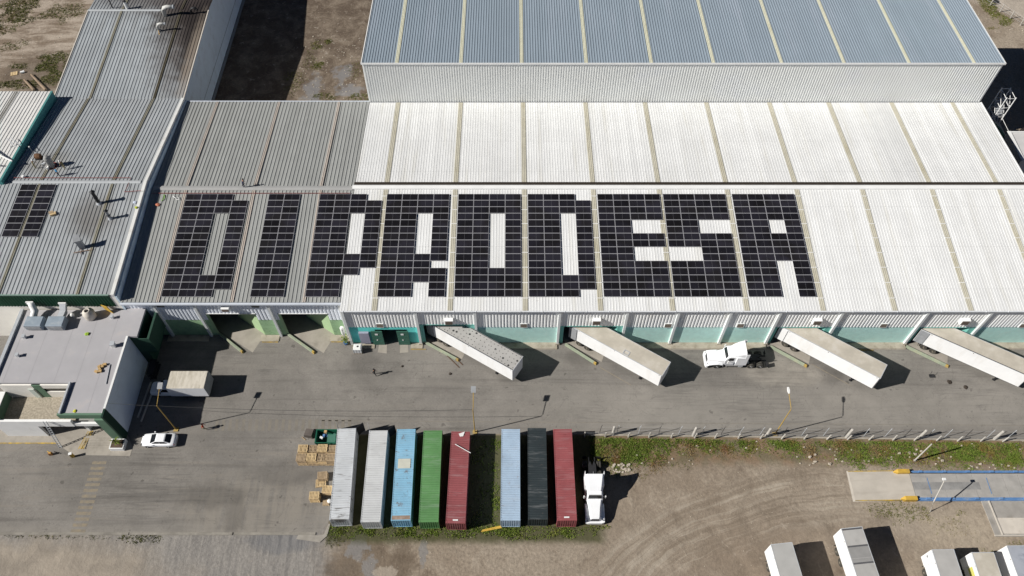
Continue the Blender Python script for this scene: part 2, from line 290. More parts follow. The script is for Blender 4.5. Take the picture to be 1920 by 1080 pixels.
# ---------------------------------------------------------------- mesh helpers
class MB:
    def __init__(s): s.v = []; s.f = []; s.mi = []
    def face(s, pts, m=0):
        i = len(s.v); s.v += [tuple(p) for p in pts]; s.f.append(tuple(range(i, i + len(pts)))); s.mi.append(m); return s
    def hexa(s, a, b, m=0):      # two quads (bottom, top), same winding
        i = len(s.v); s.v += [tuple(p) for p in a] + [tuple(p) for p in b]; n = len(a)
        s.f.append(tuple(i + k for k in range(n))[::-1]); s.f.append(tuple(i + n + k for k in range(n)))
        for k in range(n):
            q = (k + 1) % n; s.f.append((i + k, i + q, i + n + q, i + n + k))
        s.mi += [m] * (n + 2); return s
    def box(s, x0, y0, z0, x1, y1, z1, m=0):
        return s.hexa([(x0, y0, z0), (x1, y0, z0), (x1, y1, z0), (x0, y1, z0)], [(x0, y0, z1), (x1, y0, z1), (x1, y1, z1), (x0, y1, z1)], m)
    def cbox(s, c, d, rz=0, m=0):
        cx, cy, cz = c; a, b, h = d[0] / 2, d[1] / 2, d[2] / 2; co, si = math.cos(rz), math.sin(rz)
        P = [(cx + x * co - y * si, cy + x * si + y * co) for x, y in ((-a, -b), (a, -b), (a, b), (-a, b))]
        return s.hexa([(x, y, cz - h) for x, y in P], [(x, y, cz + h) for x, y in P], m)
    def prism(s, poly, z0, z1, m=0): return s.hexa([(x, y, z0) for x, y in poly], [(x, y, z1) for x, y in poly], m)
    def loft(s, secs, m=0, caps=True, closed=True):
        i = len(s.v); n = len(secs[0])
        for q in secs: s.v += [tuple(p) for p in q]
        for k in range(len(secs) - 1):
            for j in range(n if closed else n - 1):
                a = i + k * n + j; b = i + k * n + (j + 1) % n; s.f.append((a, b, b + n, a + n)); s.mi.append(m)
        if caps:
            s.f.append(tuple(i + j for j in range(n))[::-1]); s.f.append(tuple(i + (len(secs) - 1) * n + j for j in range(n))); s.mi += [m, m]
        return s
    def tube(s, path, r, n=8, m=0):
        P = [Vector(p) for p in path]; rr = r if isinstance(r, (list, tuple)) else [r] * len(P); secs = []
        up = Vector((0, 0, 1))
        for k, p in enumerate(P):
            d = (P[min(k + 1, len(P) - 1)] - P[max(k - 1, 0)]).normalized()
            a = d.cross(up if abs(d.z) < .95 else Vector((0, 1, 0))).normalized(); b = d.cross(a)
            secs.append([p + (a * math.cos(2 * math.pi * j / n) + b * math.sin(2 * math.pi * j / n)) * rr[k] for j in range(n)])
        return s.loft(secs, m)
    def lathe(s, prof, c=(0, 0, 0), n=16, axis='z', m=0):
        secs = []
        for r, h in prof:
            q = []
            for j in range(n):
                t = 2 * math.pi * j / n; a, b = r * math.cos(t), r * math.sin(t)
                q.append((c[0] + a, c[1] + b, c[2] + h) if axis == 'z' else ((c[0] + a, c[1] + h, c[2] + b) if axis == 'y' else (c[0] + h, c[1] + a, c[2] + b)))
            secs.append(q)
        return s.loft(secs, m)
    def corr(s, start, u, length, nrm, path, pitch, h, top=.25, side=.12, m=0):
        """ribbed sheet: ribs repeat along u, run along path (offsets from start), stand up along nrm"""
        st = Vector(start); u = Vector(u); nr = Vector(nrm); k = 0; prof = []; x = 0
        while x < length - 1e-6:
            e = min(pitch, length - x)
            for q, d in ((0, 0), ((1 - top) * .5 - side, 0), ((1 - top) * .5, h), ((1 + top) * .5, h), ((1 + top) * .5 + side, 0)):
                if q * pitch <= e: prof.append((x + q * pitch, d))
            x += pitch
        prof.append((length, 0)); i = len(s.v); n = len(prof)
        for p in path:
            for a, d in prof: s.v.append(tuple(st + Vector(p) + u * a + nr * d))
        for r in range(len(path) - 1):
            for j in range(n - 1):
                a = i + r * n + j; s.f.append((a, a + 1, a + n + 1, a + n)); s.mi.append(m)
        return s
    def build(s, name, mats, parent=None, off=None, smooth=False):
        me = bpy.data.meshes.new(name)
        v = s.v if off is None else [(a - off[0], b - off[1], c - off[2]) for a, b, c in s.v]
        me.from_pydata(v, [], s.f)
        for q in (mats if isinstance(mats, (list, tuple)) else [mats]): me.materials.append(q)
        me.polygons.foreach_set('material_index', s.mi)
        if smooth: me.polygons.foreach_set('use_smooth', [True] * len(s.f))
        me.update(); o = bpy.data.objects.new(name, me); COL.objects.link(o)
        if parent is not None:
            o.parent = parent
        return o
def split_build(mb, name, mats, parent=None, off=None):
    '''every closed or connected piece of the builder becomes a part of its own'''
    par = list(range(len(mb.v)))
    def find(a):
        while par[a] != a: par[a] = par[par[a]]; a = par[a]
        return a
    for f in mb.f:
        for q in f[1:]: par[find(q)] = find(f[0])
    groups = {}
    for f, m in zip(mb.f, mb.mi): groups.setdefault(find(f[0]), []).append((f, m))
    out = []
    for g in groups.values():
        b = MB(); idx = {}
        for f, m in g:
            for q in f:
                if q not in idx: idx[q] = len(b.v); b.v.append(mb.v[q])
            b.f.append(tuple(idx[q] for q in f)); b.mi.append(m)
        out.append(b.build(name, mats, parent, off))
    return out
def tag(o, label, cat, group=None):
    o['label'] = label; o['category'] = cat
    if group: o['group'] = group
    return o
def thing(name, label, cat, loc=(0, 0, 0), rz=0, group=None):
    o = bpy.data.objects.new(name, None); COL.objects.link(o); o.empty_display_size = .5
    o.location = loc; o.rotation_euler = (0, 0, rz); return tag(o, label, cat, group)
def struct(name, mb, m, kind='structure'):
    o = mb.build(name, m); o['kind'] = kind; return o
def kids(o): return [c for c in bpy.data.objects if c.parent == o]
def dup(o, loc=None, rz=None, label=None, parent=None):
    c = o.copy(); COL.objects.link(c)
    if parent is not None: c.parent = parent
    for k in kids(o): dup(k, parent=c)
    if loc is not None: c.location = loc
    if rz is not None: c.rotation_euler = (0, 0, rz)
    if label: c['label'] = label
    return c
def vnoise(x, y, sc, seed=0):
    rg = np.random.default_rng(seed); T = rg.random((64, 64)); x = x * sc; y = y * sc
    xi = np.floor(x).astype(int); yi = np.floor(y).astype(int); fx = x - xi; fy = y - yi; fx = fx * fx * (3 - 2 * fx); fy = fy * fy * (3 - 2 * fy)
    g = lambda a, b: T[a % 64, b % 64]
    return (g(xi, yi) * (1 - fx) + g(xi + 1, yi) * fx) * (1 - fy) + (g(xi, yi + 1) * (1 - fx) + g(xi + 1, yi + 1) * fx) * fy

# ---------------------------------------------------------------- the ground
mb = MB(); mb.face([(-2500, -2500, 0), (2500, -2500, 0), (2500, 2500, 0), (-2500, 2500, 0)]); struct('dirt_ground', mb, M['dirt'])
def ragged(pts, amp=.25, step=.6):
    out = []
    for i, (a, b) in enumerate(zip(pts, pts[1:] + pts[:1])):
        L = math.dist(a, b); n = max(1, int(L / step)) if L < 150 else 1
        for k in range(n):
            t = k / n; q = amp if k else 0
            out.append((a[0] + (b[0] - a[0]) * t + random.uniform(-q, q), a[1] + (b[1] - a[1]) * t + random.uniform(-q, q)))
    return out
yard = [(-110, 31.5), (-24.2, 31.5), (-23.2, 32.6), (-22.9, 44.9), (10.9, 44.75), (68, 43.9), (120, 43.2), (120, 62.5), (-110, 62.5)]
mb = MB(); mb.face([(x, y, .012) for x, y in ragged(yard, .1, .8)]); struct('yard_pavement', mb, M['asphalt'])
mb = MB()
for a, b in ((-95, -64.2), (-64.2, -48), (-47.9, -35), (-34.8, -24.6)):
    mb.hexa([(a, 31.2, 0), (b, 31.2, 0), (b, 31.55, 0), (a, 31.55, 0)], [(a, 31.22, .1), (b, 31.22, .1), (b, 31.53, .1), (a, 31.53, .1)])
struct('kerb', mb, mat('kerb_low', (.27, .25, .215), .9, .25, .5, (.19, .175, .15), .7, .7, dlo=.45))
mb = MB(); mb.prism([(-26.9, 30.7), (-23.9, 30.3), (-23.1, 31.1), (-22.9, 32.6), (-23.15, 32.6), (-23.5, 31.3), (-24.2, 31.15), (-26.7, 31.3)], 0, .09); struct('kerb', mb, mat('kerb_corner', (.33, .305, .265), .9, .15, .8, (.22, .2, .175), .5, .6))
mb = MB(); mb.hexa([(10.9, 44.62, 0), (120, 43.07, 0), (120, 43.3, 0), (10.9, 44.85, 0)], [(10.9, 44.64, .09), (120, 43.09, .09), (120, 43.28, .09), (10.9, 44.83, .09)]); struct('kerb', mb, M['kerb'])
# painted crossing, hatching and edge line
mb = MB()
for k in range(13):
    y = 40.75 - k * .752
    mb.face([(-55.35, y - .2, .018), (-53.5, y - .2, .018), (-53.5, y + .2, .018), (-55.35, y + .2, .018)])
struct('crosswalk_marking', mb, M['mark_yellow'])
mb = MB()
for k in range(21):
    x = -40.2 + k * .9; mb.face([(x, 45.3, .018), (x + .42, 45.3, .018), (x + .3, 47.0, .018), (x - .12, 47.0, .018)])
struct('hatch_marking', mb, M['mark_faint'])
mb = MB(); mb.face([(-26, 46.75, .018), (34, 46.3, .018), (110, 45.75, .018), (110, 45.87, .018), (34, 46.42, .018), (-26, 46.87, .018)])
struct('edge_line_marking', mb, M['mark_line'])
mb = MB(); mb.face([(15.6, 55.6, .018), (15.7, 55.68, .018), (11.7, 58.3, .018), (11.6, 58.22, .018)]); mb.face([(16.6, 52.2, .018), (16.7, 52.25, .018), (12.5, 55.1, .018), (12.4, 55.05, .018)])
mb.face([(47.5, 52.0, .018), (47.6, 52.07, .018), (42.7, 55.6, .018), (42.6, 55.55, .018)]); struct('lane_marking', mb, M['mark_yellow'])
# dock aprons beside the wheel guides, loading door ramp, wall foot pavement
HD = R(-33.5); ux, uy = math.cos(HD), math.sin(HD)
mb = MB()
for (x, y, wd, L) in ((-42.6, 61.0, 3.9, 6.4), (-32.4, 60.9, 3.9, 6.4), (-12.4, 59.6, 3.4, 6.2), (8.1, 59.0, 3.4, 5.6), (37.6, 58.7, 3.4, 5.6), (57.3, 58.7, 3.4, 5.6)):
    nx, ny = -uy, ux
    mb.face([(x - ux * 6, y - uy * 6, .02), (x + ux * L, y + uy * L, .02), (x + ux * (L - .8) + nx * wd, y + uy * (L - .8) + ny * wd, .02), (x - ux * 6 + nx * wd, y - uy * 6 + ny * wd, .02)])
struct('dock_apron', mb, M['concrete'])
mb = MB(); mb.face([(-19.2, 59.2, .022), (-19.3, 57.5, .022), (-18.0, 57.3, .022), (-18.1, 59.2, .022)]); mb.face([(-16.2, 59.2, .022), (-16.1, 57.4, .022), (-14.9, 57.5, .022), (-15.1, 59.2, .022)]); struct('door_ramp', mb, M['concrete'])
mb = MB(); my = MB()
for a, b in ((-5.1, 6.5), (16.2, 36.6), (46, 56.7), (66, 100)):
    mb.hexa([(a, 57.95, 0), (b, 57.95, 0), (b, 59.05, 0), (a, 59.05, 0)], [(a, 58.05, .2), (b, 58.05, .2), (b, 59.05, .2), (a, 59.05, .2)])
for a, b in ((-23, -19.8), (-14.6, -12.9), (-50, -44), (-36.5, -33.8), (-26.4, -23.5)):
    y0 = 58.4 if a > -23.2 else 59.6; mb.box(a, y0 - .3, 0, b, (59.05 if a > -23.2 else 60.35), .12)
for a, b, y in ((46.4, 52.0, 57.88), (-36.2, -33.9, 59.22), (-26.2, -23.4, 59.25), (-3.6, -1, 57.88), (-14.6, -12.4, 58.02)):
    my.hexa([(a, y - .1, .0), (b, y - .1, .0), (b, y, .0), (a, y, .0)], [(a, y - .06, .13), (b, y - .06, .13), (b, y, .13), (a, y, .13)])
struct('wall_foot_pavement', mb, M['kerb']); struct('yellow_kerb', my, M['kerb_yellow'])

# ---------------------------------------------------------------- white warehouse
YE, ZE, SL, YR = 58.7, 9.12, .0787, 79.6; ZR = ZE + (YR - YE) * SL; YB = 99.3; X0, X1 = -23.3, 76.75
SKX = [-18.62, -8.38, 1.82, 12.0, 21.75, 31.8, 42.1, 51.8, 62.1, 72.05]
zf = lambda y: ZE + (y - YE) * SL
zbk = lambda y: ZR - (y - YR) * SL
W = thing('white_warehouse', 'long white ribbed warehouse with teal dock wall and most of the solar letters', 'warehouse', (26, YE, 0)); WO = W.location
def rsheet(name, m, parent, x0, x1, ya, za, yb, zb, pitch, h, off, lift=0., top=.2, side=.08):
    d = Vector((0, yb - ya, zb - za)).normalized(); nr = Vector((1, 0, 0)).cross(d)
    if nr.z < 0: nr = -nr
    b = MB(); b.corr((x0, ya, za + lift), (1, 0, 0), x1 - x0, nr, [(0, 0, 0), (0, yb - ya, zb - za)], pitch, h, top, side)
    return b.build(name, m, parent, off)
rsheet('roof', M['roof_white'], W, X0, X1, YE, ZE, YR, ZR, .4, .026, WO, 0, .14, .06)
rsheet('roof', M['roof_white'], W, X0, X1, YR, ZR, YB, zbk(YB), .4, .028, WO, 0, .14, .06)
for x in SKX:
    rsheet('skylight', M['roof_skylight'], W, x - .36, x + .36, YE + .02, zf(YE + .02), 79.0, zf(79.0), .24, .03, WO, .05)
    rsheet('skylight', M['roof_skylight'], W, x - .36, x + .36, 80.4, zbk(80.4), YB - .1, zbk(YB - .1), .24, .03, WO, .05)
    b = MB()
    for k in range(8):
        y = 60.6 + k * 2.45; b.hexa([(x - .44, y, zf(y) + .03), (x + .44, y, zf(y) + .03), (x + .44, y + .09, zf(y) + .03), (x - .44, y + .09, zf(y) + .03)], [(x - .44, y, zf(y) + .1), (x + .44, y, zf(y) + .1), (x + .44, y + .09, zf(y) + .105), (x - .44, y + .09, zf(y) + .105)])
    split_build(b, 'skylight_clamp', M['trim_white'], W, WO)
b = MB(); b.loft([[(x, 79.02, ZR - .0), (x, 79.08, ZR + .16), (x, 79.5, ZR + .3), (x, 79.72, ZR + .22), (x, 79.72, ZR)] for x in (X0 - .3, X1)]); b.build('ridge_cap', M['trim_white'], W, WO)
b = MB(); b.loft([[(x, 79.73, ZR - .05), (x, 79.73, ZR + .24), (x, 80.3, ZR + .2), (x, 80.3, ZR - .09)] for x in (X0 - .1, X1)]); b.build('ridge_vent_shade', mat('ridge_vent_shade_brown', (.035, .027, .02), .8, .15, 1), W, WO)  # vent slot behind the cap; its shade is painted in as dark brown
b = MB(); b.box(X0, YE - .14, ZE - .13, X1 + 6, YE + .02, ZE - .03); 
for k in range(34): b.box(X0 + .4 + k * 3, YE - .17, ZE - .15, X0 + .48 + k * 3, YE + .03, ZE + .015)
b.build('gutter', M['gutter'], W, WO)
YW = 59.05
PX = [-23.1, -13.15, -5.05, 6.55, 15.75, 22.75, 29.85, 36.6, 45.05, 56.7, 65.35, 76.5]
DOCK = {1: 5.15, 3: 4.75, 7: 4.45, 9: 4.4}
def clad(mb, x0, x1, z0, z1, y, pitch=.45, h=.05): mb.corr((x0, y, z0), (1, 0, 0), x1 - x0, (0, -1, 0), [(0, 0, 0), (0, 0, z1 - z0)], pitch, h, .38, .14)
cl, lo, jb = MB(), MB(), MB()
for i in range(11):
    x0, x1 = PX[i], PX[i + 1]
    zc = DOCK.get(i, 4.42); clad(cl, x0, x1, zc, ZE - .05, YW)
    if i not in DOCK and i != 0: lo.box(x0, YW + .02, 0, x1, YW + .3, zc + .02)
    if i in DOCK:
        jb.hexa([(x0 + .15, YW + .02, 0), (x0 + .75, YW + .02, 0), (x0 - 3.2, YW + 3.2, 0), (x0 - 3.8, YW + 3.2, 0)], [(x0 + .15, YW + .02, zc), (x0 + .75, YW + .02, zc), (x0 - 3.2, YW + 3.2, zc), (x0 - 3.8, YW + 3.2, zc)])
        jb.hexa([(x1 - .95, YW + .03, 0), (x1 - .15, YW + .03, 0), (x1 - 4.2, YW + 3.2, 0), (x1 - 5, YW + 3.2, 0)], [(x1 - .95, YW + .03, zc), (x1 - .15, YW + .03, zc), (x1 - 4.2, YW + 3.2, zc), (x1 - 5, YW + 3.2, zc)])
        b = MB(); b.box(x0 + .2, YW - .05, zc - .16, x1 - .2, YW + .35, zc - .003); b.build('lintel', M['jamb_teal'], W, WO)
split_build(cl, 'cladding', M['cladding'], W, WO); split_build(lo, 'wall', M['stucco_teal'], W, WO); split_build(jb, 'dock_jamb', M['jamb_teal'], W, WO)
b = MB(); b.box(-23.1, YW + .02, 0, -19.4, YW + .3, 4.43); b.box(-14.8, YW + .02, 0, -13.15, YW + .3, 4.43); b.box(-19.4, YW + .02, 3.7, -14.8, YW + .3, 4.43); split_build(b, 'wall', M['stucco_turq'], W, WO)
for x in PX:
    b = MB(); b.box(x - .17, YW - .3, 0, x + .17, YW + .02, ZE - .14); b.build('pilaster', M['pilaster'], W, WO)
    if x not in (PX[0], PX[-1]):
        b = MB(); b.box(x - .3, YW - .38, 0, x + .3, YW - .302, .35); b.build('pilaster_foot', M['kerb'], W, WO)
for x in (-18.45, 1.65, 21.8, 31.9, 51.9, 71.4):
    b = MB(); b.box(x - .45, YW - .13, 4.5, x + .45, YW - .02, 5.4); v = b.build('louvre', mat('louvre_brown', (.22, .18, .145), .7, .1, 2), W, WO)
    f = MB()
    for q in ((-.5, 4.45, .5, 4.5), (-.5, 5.4, .5, 5.45), (-.5, 4.5, -.45, 5.4), (.45, 4.5, .5, 5.4)): f.box(x + q[0], YW - .14, q[1], x + q[2], YW - .03, q[3])
    f.build('louvre_frame', M['pilaster'], v, WO)
for x in (-8.7, 11.65, 42.1, 62.5):
    b = MB(); b.loft([[(q, YW - .06, 5.85), (q, YW - .55, 5.85), (q, YW - .55, 6.85), (q, YW - .06, 6.95)] for q in (x - .58, x + .58)]); v = b.build('exhaust_hood', M['cladding'], W, WO)
    b = MB(); b.box(x - .48, YW - .6, 5.92, x + .48, YW - .555, 6.72); b.build('hood_grille', M['grille_brown'], v, WO)
# inside: floor shade, rear wall of the docks, side walls
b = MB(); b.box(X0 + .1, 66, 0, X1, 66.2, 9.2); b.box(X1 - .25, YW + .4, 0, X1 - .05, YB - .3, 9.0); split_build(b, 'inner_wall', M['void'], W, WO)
b = MB(); b.hexa([(X0 + .05, YW, 0), (X0 + .25, YW, 0), (X0 + .25, YB, 0), (X0 + .05, YB, 0)], [(X0 + .05, YW, ZE - .06), (X0 + .25, YW, ZE - .06), (X0 + .25, YB, zbk(YB) - .06), (X0 + .05, YB, zbk(YB) - .06)]); b.build('end_wall', M['cladding'], W, WO)
b = MB(); b.box(X1, YE, ZE - .12, X1 + .12, YE + .1, ZE); b.hexa([(X1, YR, ZR - .15), (X1 + .15, YR, ZR - .15), (X1 + .15, YB, zbk(YB) - .15), (X1, YB, zbk(YB) - .15)], [(X1, YR, ZR + .08), (X1 + .15, YR, ZR + .08), (X1 + .15, YB, zbk(YB) + .08), (X1, YB, zbk(YB) + .08)])
b.hexa([(X1, YE, ZE - .15), (X1 + .15, YE, ZE - .15), (X1 + .15, YR, ZR - .15), (X1, YR, ZR - .15)], [(X1, YE, ZE + .08), (X1 + .15, YE, ZE + .08), (X1 + .15, YR, ZR + .08), (X1, YR, ZR + .08)]); split_build(b, 'edge_trim', M['trim_white'], W, WO)
# the double door: two green leaves folded back, recess between
for x0, x1 in ((-19.95, -18.35), (-16.3, -14.65)):
    b = MB(); b.box(x0, YW - .32, .05, x1, YW - .24, 3.75); dl = b.build('door', M['door_green'], W, WO)
    b = MB()
    for q in (1.0, 2.4): b.box(x0 + .1, YW - .36, q, x1 - .1, YW - .325, q + .08)
    b.build('door_rail', M['door_green'], dl, WO)
    b = MB(); b.box(x0 + .55, YW - .36, 2.75, x0 + .95, YW - .325, 3.1); b.box(x0 + .6, YW - .36, 1.3, x0 + .78, YW - .325, 1.5); b.build('door_sign', M['trim_white'], dl, WO)
b = MB(); b.box(-18.3, 61.2, 0, -16.3, 61.3, 3.7); b.build('inner_door', M['grey_metal'], W, WO)
b = MB(); b.box(-21.7, YW - .38, .5, -20.3, YW - .05, 3.3); b.build('electrical_cabinet', mat('cabinet_grey', (.34, .34, .42), .5, .05, 1), W, WO)
# ---------------------------------------------------------------- grey warehouse
GX0, GX1, GYE = -53.3, -23.35, 60.0; GO = Vector((-38, 60, 0))
G = thing('grey_warehouse', 'grey ribbed metal warehouse with two open loading bays and the first two solar panel letters', 'warehouse', GO)
rsheet('roof', M['roof_grey'], G, GX0, GX1, GYE, zf(GYE), YR - .35, zf(YR - .35), .56, .066, GO, 0, .16, .08)
rsheet('roof', M['roof_grey'], G, GX0, GX1, YR - .35, zf(YR - .35), YB + .15, zbk(YB + .15), .56, .066, GO, 0, .16, .08)
for x in (-48.2, -38.1, -28.3):
    rsheet('skylight', M['skylight_pink'], G, x - .22, x + .22, GYE + .02, zf(GYE + .02), 78.9, zf(78.9), .3, .05, GO, .07)
    rsheet('skylight', M['skylight_pink'], G, x - .22, x + .22, 79.6, zbk(79.6), YB + .1, zbk(YB + .1), .3, .05, GO, .07)
b = MB(); b.loft([[(x, 78.85, zf(78.85) + .08), (x, 79.25, ZR + .16), (x, 79.65, zbk(79.65) + .08), (x, 79.65, zbk(79.65)), (x, 78.85, zf(78.85))] for x in (GX0 + .3, GX1 - .2)]); b.build('ridge_cap', mat('ridge_cap_grey', (.36, .36, .35), .5, .05, .8), G, GO)
ZG = zf(GYE)
b = MB(); b.box(GX0, GYE - .32, ZG - .3, GX1 + .15, GYE - .02, ZG - .04); b.box(GX0, YB + .16, zbk(YB) - .2, GX1, YB + .34, zbk(YB) + .05); split_build(b, 'gutter', mat('gutter_pale', (.6, .64, .7), .5, .06, .7), G, GO)
YG = 60.4; cl, lo = MB(), MB()
GP = [-49.3, -43.7, -33.55, -23.75]
for x0, x1, zc in ((-53.3, -49.3, 4.2), (-49.3, -43.7, 4.2), (-43.7, -42.9, 4.2), (-42.9, -35.9, 5.95), (-35.9, -33.55, 4.2), (-33.55, -32.8, 4.2), (-32.8, -25.8, 5.95), (-25.8, -23.5, 4.2)):
    clad(cl, x0, x1, zc, ZG - .05, YG, .5, .055)
    if zc < 5: lo.box(x0, YG + .03, 0, x1, YG + .3, zc + .02)
split_build(cl, 'cladding', M['cladding_blue'], G, GO); split_build(lo, 'wall', M['stucco_green'], G, GO)
for x in GP:
    b = MB(); b.box(x - .17, YG - .32, 0, x + .17, YG + .02, ZG - .31); b.build('pilaster', M['pilaster'], G, GO)
for xa, xb in ((-42.9, -35.9), (-32.8, -25.8)):
    b = MB(); b.box(xa, YG - .11, 5.8, xb, YG + .02, 5.948); b.build('lintel', M['trim_white'], G, GO)
    jb = MB()
    for x, s in ((xa, 1), (xb, -1)):
        q = .4 * s; a = [(x, YG + .04), (x + q, YG + .04), (x + q - 4.6, YG + 3.2), (x - 4.6, YG + 3.2)]
        if s < 0: a = [(x - .05, YG + .04), (x + .35, YG + .04), (x - 4.2, YG + 3.2), (x - 4.6, YG + 3.2)]
        jb.prism(a, 0, 5.93)
    split_build(jb, 'dock_jamb', M['jamb_green'], G, GO)
b = MB(); b.box(-39.95, YG - .72, 7.35, -38.85, YG - .08, 8.05); v = b.build('exhaust_hood', M['cladding'], G, GO)
b = MB(); b.box(-39.85, YG - .76, 7.4, -38.95, YG - .725, 7.9); b.build('hood_grille', M['grille_brown'], v, GO)
for x, z0, z1 in ((-35.35, 7.5, 8.3), (-48.4, 7.6, 8.3)):
    b = MB(); b.box(x - .5, YG - .14, z0, x + .5, YG - .08, z1); b.build('louvre', mat('louvre_grey', (.16, .155, .14), .7, .1, 2), G, GO)
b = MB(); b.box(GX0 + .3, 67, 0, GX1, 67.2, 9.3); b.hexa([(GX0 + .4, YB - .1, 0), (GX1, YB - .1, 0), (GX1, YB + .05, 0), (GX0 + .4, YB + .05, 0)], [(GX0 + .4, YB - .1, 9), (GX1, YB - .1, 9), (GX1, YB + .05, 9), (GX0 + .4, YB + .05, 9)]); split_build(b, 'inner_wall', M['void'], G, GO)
# ---------------------------------------------------------------- tall blue-roofed warehouse
TY0, TY1, TZ0, TZ1 = 99.3, 118.9, 17.2, 16.05; TO = Vector((26.7, 99.3, 0))
T = thing('tall_warehouse', 'tall warehouse with blue grey ribbed roof and pale ribbed wall standing behind the white roof', 'warehouse', TO)
rsheet('roof', M['roof_blue'], T, -23.45, 76.77, TY0, TZ0, TY1, TZ1, .42, .06, TO, 0, .2, .07)
for x in (-17.96, -7.97, 1.5, 11.55, 21.68, 31.36, 41.95, 51.67, 61.8, 71.94):
    rsheet('skylight', M['skylight_bright'], T, x - .27, x + .27, TY0 + .05, TZ0 - .003, TY1 - .05, TZ1, .23, .03, TO, .07)
b = MB(); b.corr((-23.4, TY0 + .12, 8.9), (1, 0, 0), 100.1, (0, -1, 0), [(0, 0, 0), (0, 0, TZ0 - 8.98)], .4, .085, .42, .12); b.build('cladding', M['cladding_tall'], T, TO)
b = MB(); b.box(-23.4, TY0 + .14, 0, 76.7, TY0 + .3, 16.9); b.box(-23.4, TY1 - .2, 0, 76.7, TY1, TZ1 - .05)
for x0, x1 in ((-23.4, -23.2), (76.5, 76.7)):
    b.hexa([(x0, TY0 + .3, 0), (x1, TY0 + .3, 0), (x1, TY1 - .2, 0), (x0, TY1 - .2, 0)], [(x0, TY0 + .3, TZ0 - .1), (x1, TY0 + .3, TZ0 - .1), (x1, TY1 - .2, TZ1 - .1), (x0, TY1 - .2, TZ1 - .1)])
split_build(b, 'wall', M['cladding_tall'], T, TO)
b = MB(); b.box(-23.55, TY0 - .1, TZ0 - .2, 76.87, TY0 + .04, TZ0 + .09)
for x0, x1 in ((-23.55, -23.41), (76.73, 76.87)):
    b.hexa([(x0, TY0 + .04, TZ0 - .2), (x1, TY0 + .04, TZ0 - .2), (x1, TY1, TZ1 - .2), (x0, TY1, TZ1 - .2)], [(x0, TY0 + .04, TZ0 + .09), (x1, TY0 + .04, TZ0 + .09), (x1, TY1, TZ1 + .09), (x0, TY1, TZ1 + .09)])
split_build(b, 'edge_trim', M['trim_white'], T, TO)
b = MB(); b.box(-23.3, TY0 - .06, 9.14, 76.6, TY0 + .05, 9.32); b.build('base_flashing', M['grey_metal'], T, TO)
# ---------------------------------------------------------------- left factory (front) and the one north of it
LX0, LX1 = -74.4, -53.75; LO = Vector((-64, 60, 0))
L = thing('left_factory', 'grey ribbed factory with dark green front band, chimneys and one small block of solar panels', 'factory', LO)
LYE, LZE, LYR, LZR, LYB, LZB = 60.2, 10.65, 79.4, 11.95, 99.7, 9.65
lf = lambda y: LZE + (y - LYE) * (LZR - LZE) / (LYR - LYE)
lb = lambda y: LZR - (y - LYR) * (LZR - LZB) / (LYB - LYR)
rsheet('roof', M['roof_left'], L, -92, LX1, LYE, LZE, LYR, LZR, .56, .066, LO, 0, .16, .08)
rsheet('roof', M['roof_left'], L, LX0, LX1, LYR, LZR, LYB, LZB, .56, .066, LO, 0, .16, .08)
for x in (-80, -69.25, -58.6):
    rsheet('skylight', M['skylight_old'], L, x - .22, x + .22, LYE + .05, lf(LYE + .05), 79.0, lf(79.0), .28, .05, LO, .07)
    if x > -75: rsheet('skylight', M['skylight_old'], L, x - .22, x + .22, 79.8, lb(79.8), LYB - .05, lb(LYB - .05), .28, .05, LO, .07)
b = MB(); b.loft([[(x, 79.1, lf(79.1) + .08), (x, 79.4, LZR + .15), (x, 79.7, lb(79.7) + .08), (x, 79.7, lb(79.7)), (x, 79.1, lf(79.1))] for x in (-73.3, -54.5)]); b.build('ridge_cap', M['ridge_grey'], L, LO)
b = MB()
for ya, za, yb, zb in ((LYE, LZE, LYR, LZR), (LYR, LZR, LYB, LZB)):
    b.hexa([(LX1 - .3, ya, za - .25), (LX1 + .16, ya, za - .25), (LX1 + .16, yb, zb - .25), (LX1 - .3, yb, zb - .25)], [(LX1 - .3, ya, za + .2), (LX1 + .16, ya, za + .2), (LX1 + .16, yb, zb + .2), (LX1 - .3, yb, zb + .2)])
b.build('parapet_cap', mat('parapet_cap', (.72, .72, .69), .6, .05, .6, (.4, .34, .28), .4, .6), L, LO)
b = MB()
for ya, za, yb, zb in ((LYE, LZE, LYR, LZR), (LYR, LZR, LYB, LZB)):
    b.hexa([(LX1 + .1, ya, 0), (LX1 + .4, ya, 0), (LX1 + .4, yb, 0), (LX1 + .1, yb, 0)], [(LX1 + .1, ya, za - .26), (LX1 + .4, ya, za - .26), (LX1 + .4, yb, zb - .26), (LX1 + .1, yb, zb - .26)])
b.build('side_wall', mat('side_wall_bluish', (.62, .74, .82), .7, .06, .5, (.3, .32, .35), .4, .6), L, LO)
b = MB(); b.corr((-92, LYE + .05, 7.95), (1, 0, 0), 92 + LX1 - .6, (0, -1, 0), [(0, 0, 0), (0, 0, LZE - 8.0)], .42, .06, .3, .14); b.build('green_fascia', mat('fascia_green', (.012, .072, .036), .6, .08, .6), L, LO)
b = MB(); b.box(-92, LYE - .06, LZE - .06, LX1 - .6, LYE + .1, LZE + .1); b.build('fascia_cap', mat('fascia_cap_green', (.2, .3, .25), .6, .06, 1), L, LO)
b = MB(); b.box(-92, LYE + .08, 0, LX1 + .1, LYE + .35, 10.3); b.build('front_wall', M['cream'], L, LO)
b = MB(); b.box(-92, LYE + .35, 0, -91.8, LYR, 10.4); b.build('end_wall', M['cream'], L, LO)
N = thing('north_factory', 'sooty grey ribbed factory roof with white elbow pipes along its ridge', 'factory', (-64, 100, 0)); NO = N.location
NX0, NX1, NYE, NZE, NYR, NZR = -75.2, -53.9, 99.75, 9.45, 121.0, 10.9
